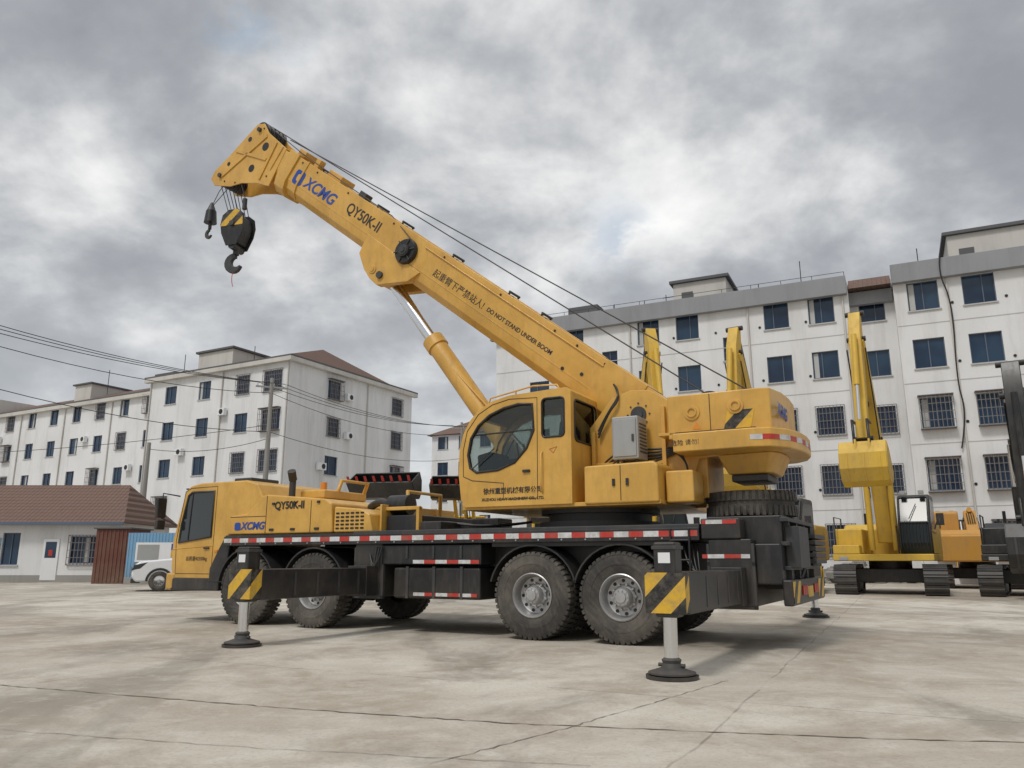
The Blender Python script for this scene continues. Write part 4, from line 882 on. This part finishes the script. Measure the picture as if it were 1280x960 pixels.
# rubble heap against the wall behind the excavators
GP=MB()
for i in range(260):
    x=random.gauss(17,2.6); y=38.6+random.random()*1.8; hh=max(0,.9-abs(x-17)*.16)*random.random(); r=random.uniform(.08,.28)
    GP.M=Matrix.Translation((x,y,hh))@Matrix.Rotation(random.random()*6,4,'Z')@Matrix.Rotation(random.random()*2,4,'X')
    GP.box((-r,r),(-r*.8,r*.7),(-r*.5,r*.6))
GP.done('rubble_heap',PERI)
def pole(x,y,h,arms=True):
    P=empty('utility_pole',(x,y,0),R(25)); cyl('shaft',(0,0,0),(0,0,h),.19,CONC,P,r2=.11)
    if arms:
        box('crossarm',(-.9,.9),(-.05,.05),(h-.6,h-.5),GRY,P,.005)
        m=MB(); [m.cyl((q,0,h-.5),(q,0,h-.28),.05,seg=10) for q in (-.8,0.1,.8)]; m.done('insulators',WHT,P,0,True)
    return P
A=(-23.7,25.0,10.9);Bp=(-14.2,45,11.6);Cp=(-4.3,66,12.6)
for q in (A,Bp,Cp): pole(*q)
pole(-22.5,48,8.2,False)
def sag(a,b,s,n=14): return [tuple(Vector(a).lerp(Vector(b),i/n)+Vector((0,0,-s*4*(i/n)*(1-i/n)))) for i in range(n+1)]
ls=[]
for off in (-.8,.1,.8):
    o=Vector((off*.9,off*.4,-.3))
    ls.append(sag(Vector(A)+o,Vector(Bp)+o,.6)); ls.append(sag(Vector(Bp)+o,Vector(Cp)+o,.7)); ls.append(sag(Vector(A)+o,Vector((-33,3,11))+o,.6))
ls.append(sag((-23.7,25,10.1),(-14.2,45,10.7),.8)); ls.append(sag((-14.2,45,10.7),(-4.3,66,11.6),.9))
ls.append(sag((-23.7,25,8.6),(-14.2,45,8.4),.8)); ls.append(sag((-14.2,45,8.4),(-4.3,66,9.5),.8)); ls.append(sag((-60,55,9.0),(-14.2,45,8.8),1.2)); ls.append(sag((-22.5,48,7.8),(-14.2,45,8.0),.4))
WR=empty('overhead_wires'); tube('cables',ls,.017,WIRE,WR)
# ------------------------------------------------------------------ ground
G=MB(); S=420
G.quad((-S,-S,0),(S,-S,0),(S,S,0),(-S,S,0)); g=G.done('ground',GRD)
def crack(pts,w,z=.004):
    m=MB(); P=[]
    for a,b in zip(pts,pts[1:]):
        a=Vector(a);b=Vector(b); k=max(2,int((b-a).length/.08))
        for i in range(k): P.append(a.lerp(b,i/k)+Vector((random.uniform(-1,1),random.uniform(-1,1)))*.014)
    prev=None
    for i,p in enumerate(P):
        d=(P[min(i+1,len(P)-1)]-P[max(i-1,0)]).normalized(); nn=Vector((-d.y,d.x)); ww=w*random.uniform(.2,1)
        c=(m.v((*(p+nn*ww),z)),m.v((*(p-nn*ww),z)))
        if prev: m.f([prev[0],c[0],c[1],prev[1]])
        prev=c
    return m.done('ground_crack',CRK,g)
crack([(-9.5,9.5),(-4.5,7.4),(-1.8,6.35),(0,5.75),(2.2,5.3),(5.0,4.95)],.013)
crack([(2.0,7.7),(1.0,6.4),(.2,5.4),(-.5,4.6)],.006)
crack([(-6.5,6.6),(-3.6,5.6),(-1.6,5.05),(.5,4.6)],.005)
# ------------------------------------------------------------------ world, sun, camera
wd=bpy.data.worlds.new('World'); SC.world=wd; wd.use_nodes=True; nt=wd.node_tree; nt.nodes.clear()
out=nt.nodes.new('ShaderNodeOutputWorld'); bg=nt.nodes.new('ShaderNodeBackground'); nt.links.new(bg.outputs[0],out.inputs[0]); bg.inputs[1].default_value=.1
sun_az=(-.45,-.55); el=54
sky=nt.nodes.new('ShaderNodeTexSky'); sky.sky_type='NISHITA'; sky.sun_disc=False; sky.sun_elevation=R(el); sky.sun_rotation=math.atan2(sun_az[0],sun_az[1])
tc=nt.nodes.new('ShaderNodeTexCoord'); sp=nt.nodes.new('ShaderNodeSeparateXYZ'); nt.links.new(tc.outputs['Generated'],sp.inputs[0])
z=math_(nt,'ADD',math_(nt,'MAXIMUM',sp.outputs[2],0),.42)
cb=nt.nodes.new('ShaderNodeCombineXYZ'); nt.links.new(math_(nt,'DIVIDE',sp.outputs[0],z),cb.inputs[0]); nt.links.new(math_(nt,'DIVIDE',sp.outputs[1],z),cb.inputs[1]); cb.inputs[2].default_value=5.3
v=cb.outputs[0]
n1=noise(nt,v,3.3,9,.55,.12); n2=noise(nt,v,1.3,3,.5,.2); n3=noise(nt,v,10,4,.6,.1)
def glow(d,w,amt):
    d=Vector(d).normalized(); dp=nt.nodes.new('ShaderNodeVectorMath'); dp.operation='DOT_PRODUCT'; nt.links.new(tc.outputs['Generated'],dp.inputs[0]); dp.inputs[1].default_value=d
    a=math_(nt,'DIVIDE',math_(nt,'SUBTRACT',1,dp.outputs['Value']),w)
    return math_(nt,'MULTIPLY',math_(nt,'EXPONENT',math_(nt,'MULTIPLY',a,-1)),amt)
f=math_(nt,'ADD',math_(nt,'MULTIPLY',n1,.80),math_(nt,'MULTIPLY',n2,.36)); f=math_(nt,'ADD',f,math_(nt,'MULTIPLY',n3,.10)); f=math_(nt,'SUBTRACT',f,.065)
f=math_(nt,'ADD',f,glow((-.14,1,.68),.020,.045)); f=math_(nt,'ADD',f,glow((.23,1,.50),.012,.07)); f=math_(nt,'ADD',f,glow((-.42,1,.35),.03,.02))
col=ramp(nt,f,[(.44,(.335,.35,.375)),(.52,(.40,.415,.44)),(.575,(.50,.515,.535)),(.625,(.64,.65,.66)),(.69,(.84,.84,.835)),(.78,(1.03,1.03,1.01))])
hz=nt.nodes.new('ShaderNodeMapRange'); nt.links.new(sp.outputs[2],hz.inputs[0])
for i,q in ((1,0.0),(2,.36),(3,.75),(4,0.0)): hz.inputs[i].default_value=q
col=mixc(nt,hz.outputs[0],col,(.64,.67,.69))
bl=math_(nt,'MULTIPLY',math_(nt,'ADD',glow((.148,1,.432),.0009,1),glow((-.40,1,.80),.002,1)),ramp(nt,n3,[(.46,0),(.58,1)]))
col=mixc(nt,math_(nt,'MULTIPLY',bl,.5),col,(.28,.41,.58))
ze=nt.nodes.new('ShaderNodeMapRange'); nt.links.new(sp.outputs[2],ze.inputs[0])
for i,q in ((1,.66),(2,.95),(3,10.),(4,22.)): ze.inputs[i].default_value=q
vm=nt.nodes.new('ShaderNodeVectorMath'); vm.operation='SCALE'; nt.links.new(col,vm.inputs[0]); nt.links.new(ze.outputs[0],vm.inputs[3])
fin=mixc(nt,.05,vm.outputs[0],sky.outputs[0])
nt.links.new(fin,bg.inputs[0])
sl=bpy.data.lights.new('sun','SUN'); sl.energy=1.5; sl.angle=R(11); sl.color=(1,.96,.9); so=bpy.data.objects.new('sun',sl); COL.objects.link(so)
h=math.hypot(*sun_az); dv=Vector((sun_az[0]/h*math.cos(R(el)),sun_az[1]/h*math.cos(R(el)),math.sin(R(el))))
so.rotation_euler=dv.to_track_quat('Z','Y').to_euler()
cd=bpy.data.cameras.new('camera'); cam=bpy.data.objects.new('camera',cd); COL.objects.link(cam); cam.location=(0,0,1.1); cam.rotation_euler=(R(102.71),0,0)
cd.sensor_width=36; cd.lens=27.42; cd.clip_start=.05; cd.clip_end=2000; SC.camera=cam
SC.view_settings.view_transform='Standard'; SC.view_settings.look='None'; SC.view_settings.exposure=0
for o in (TM,RM,HM): bpy.data.objects.remove(o)
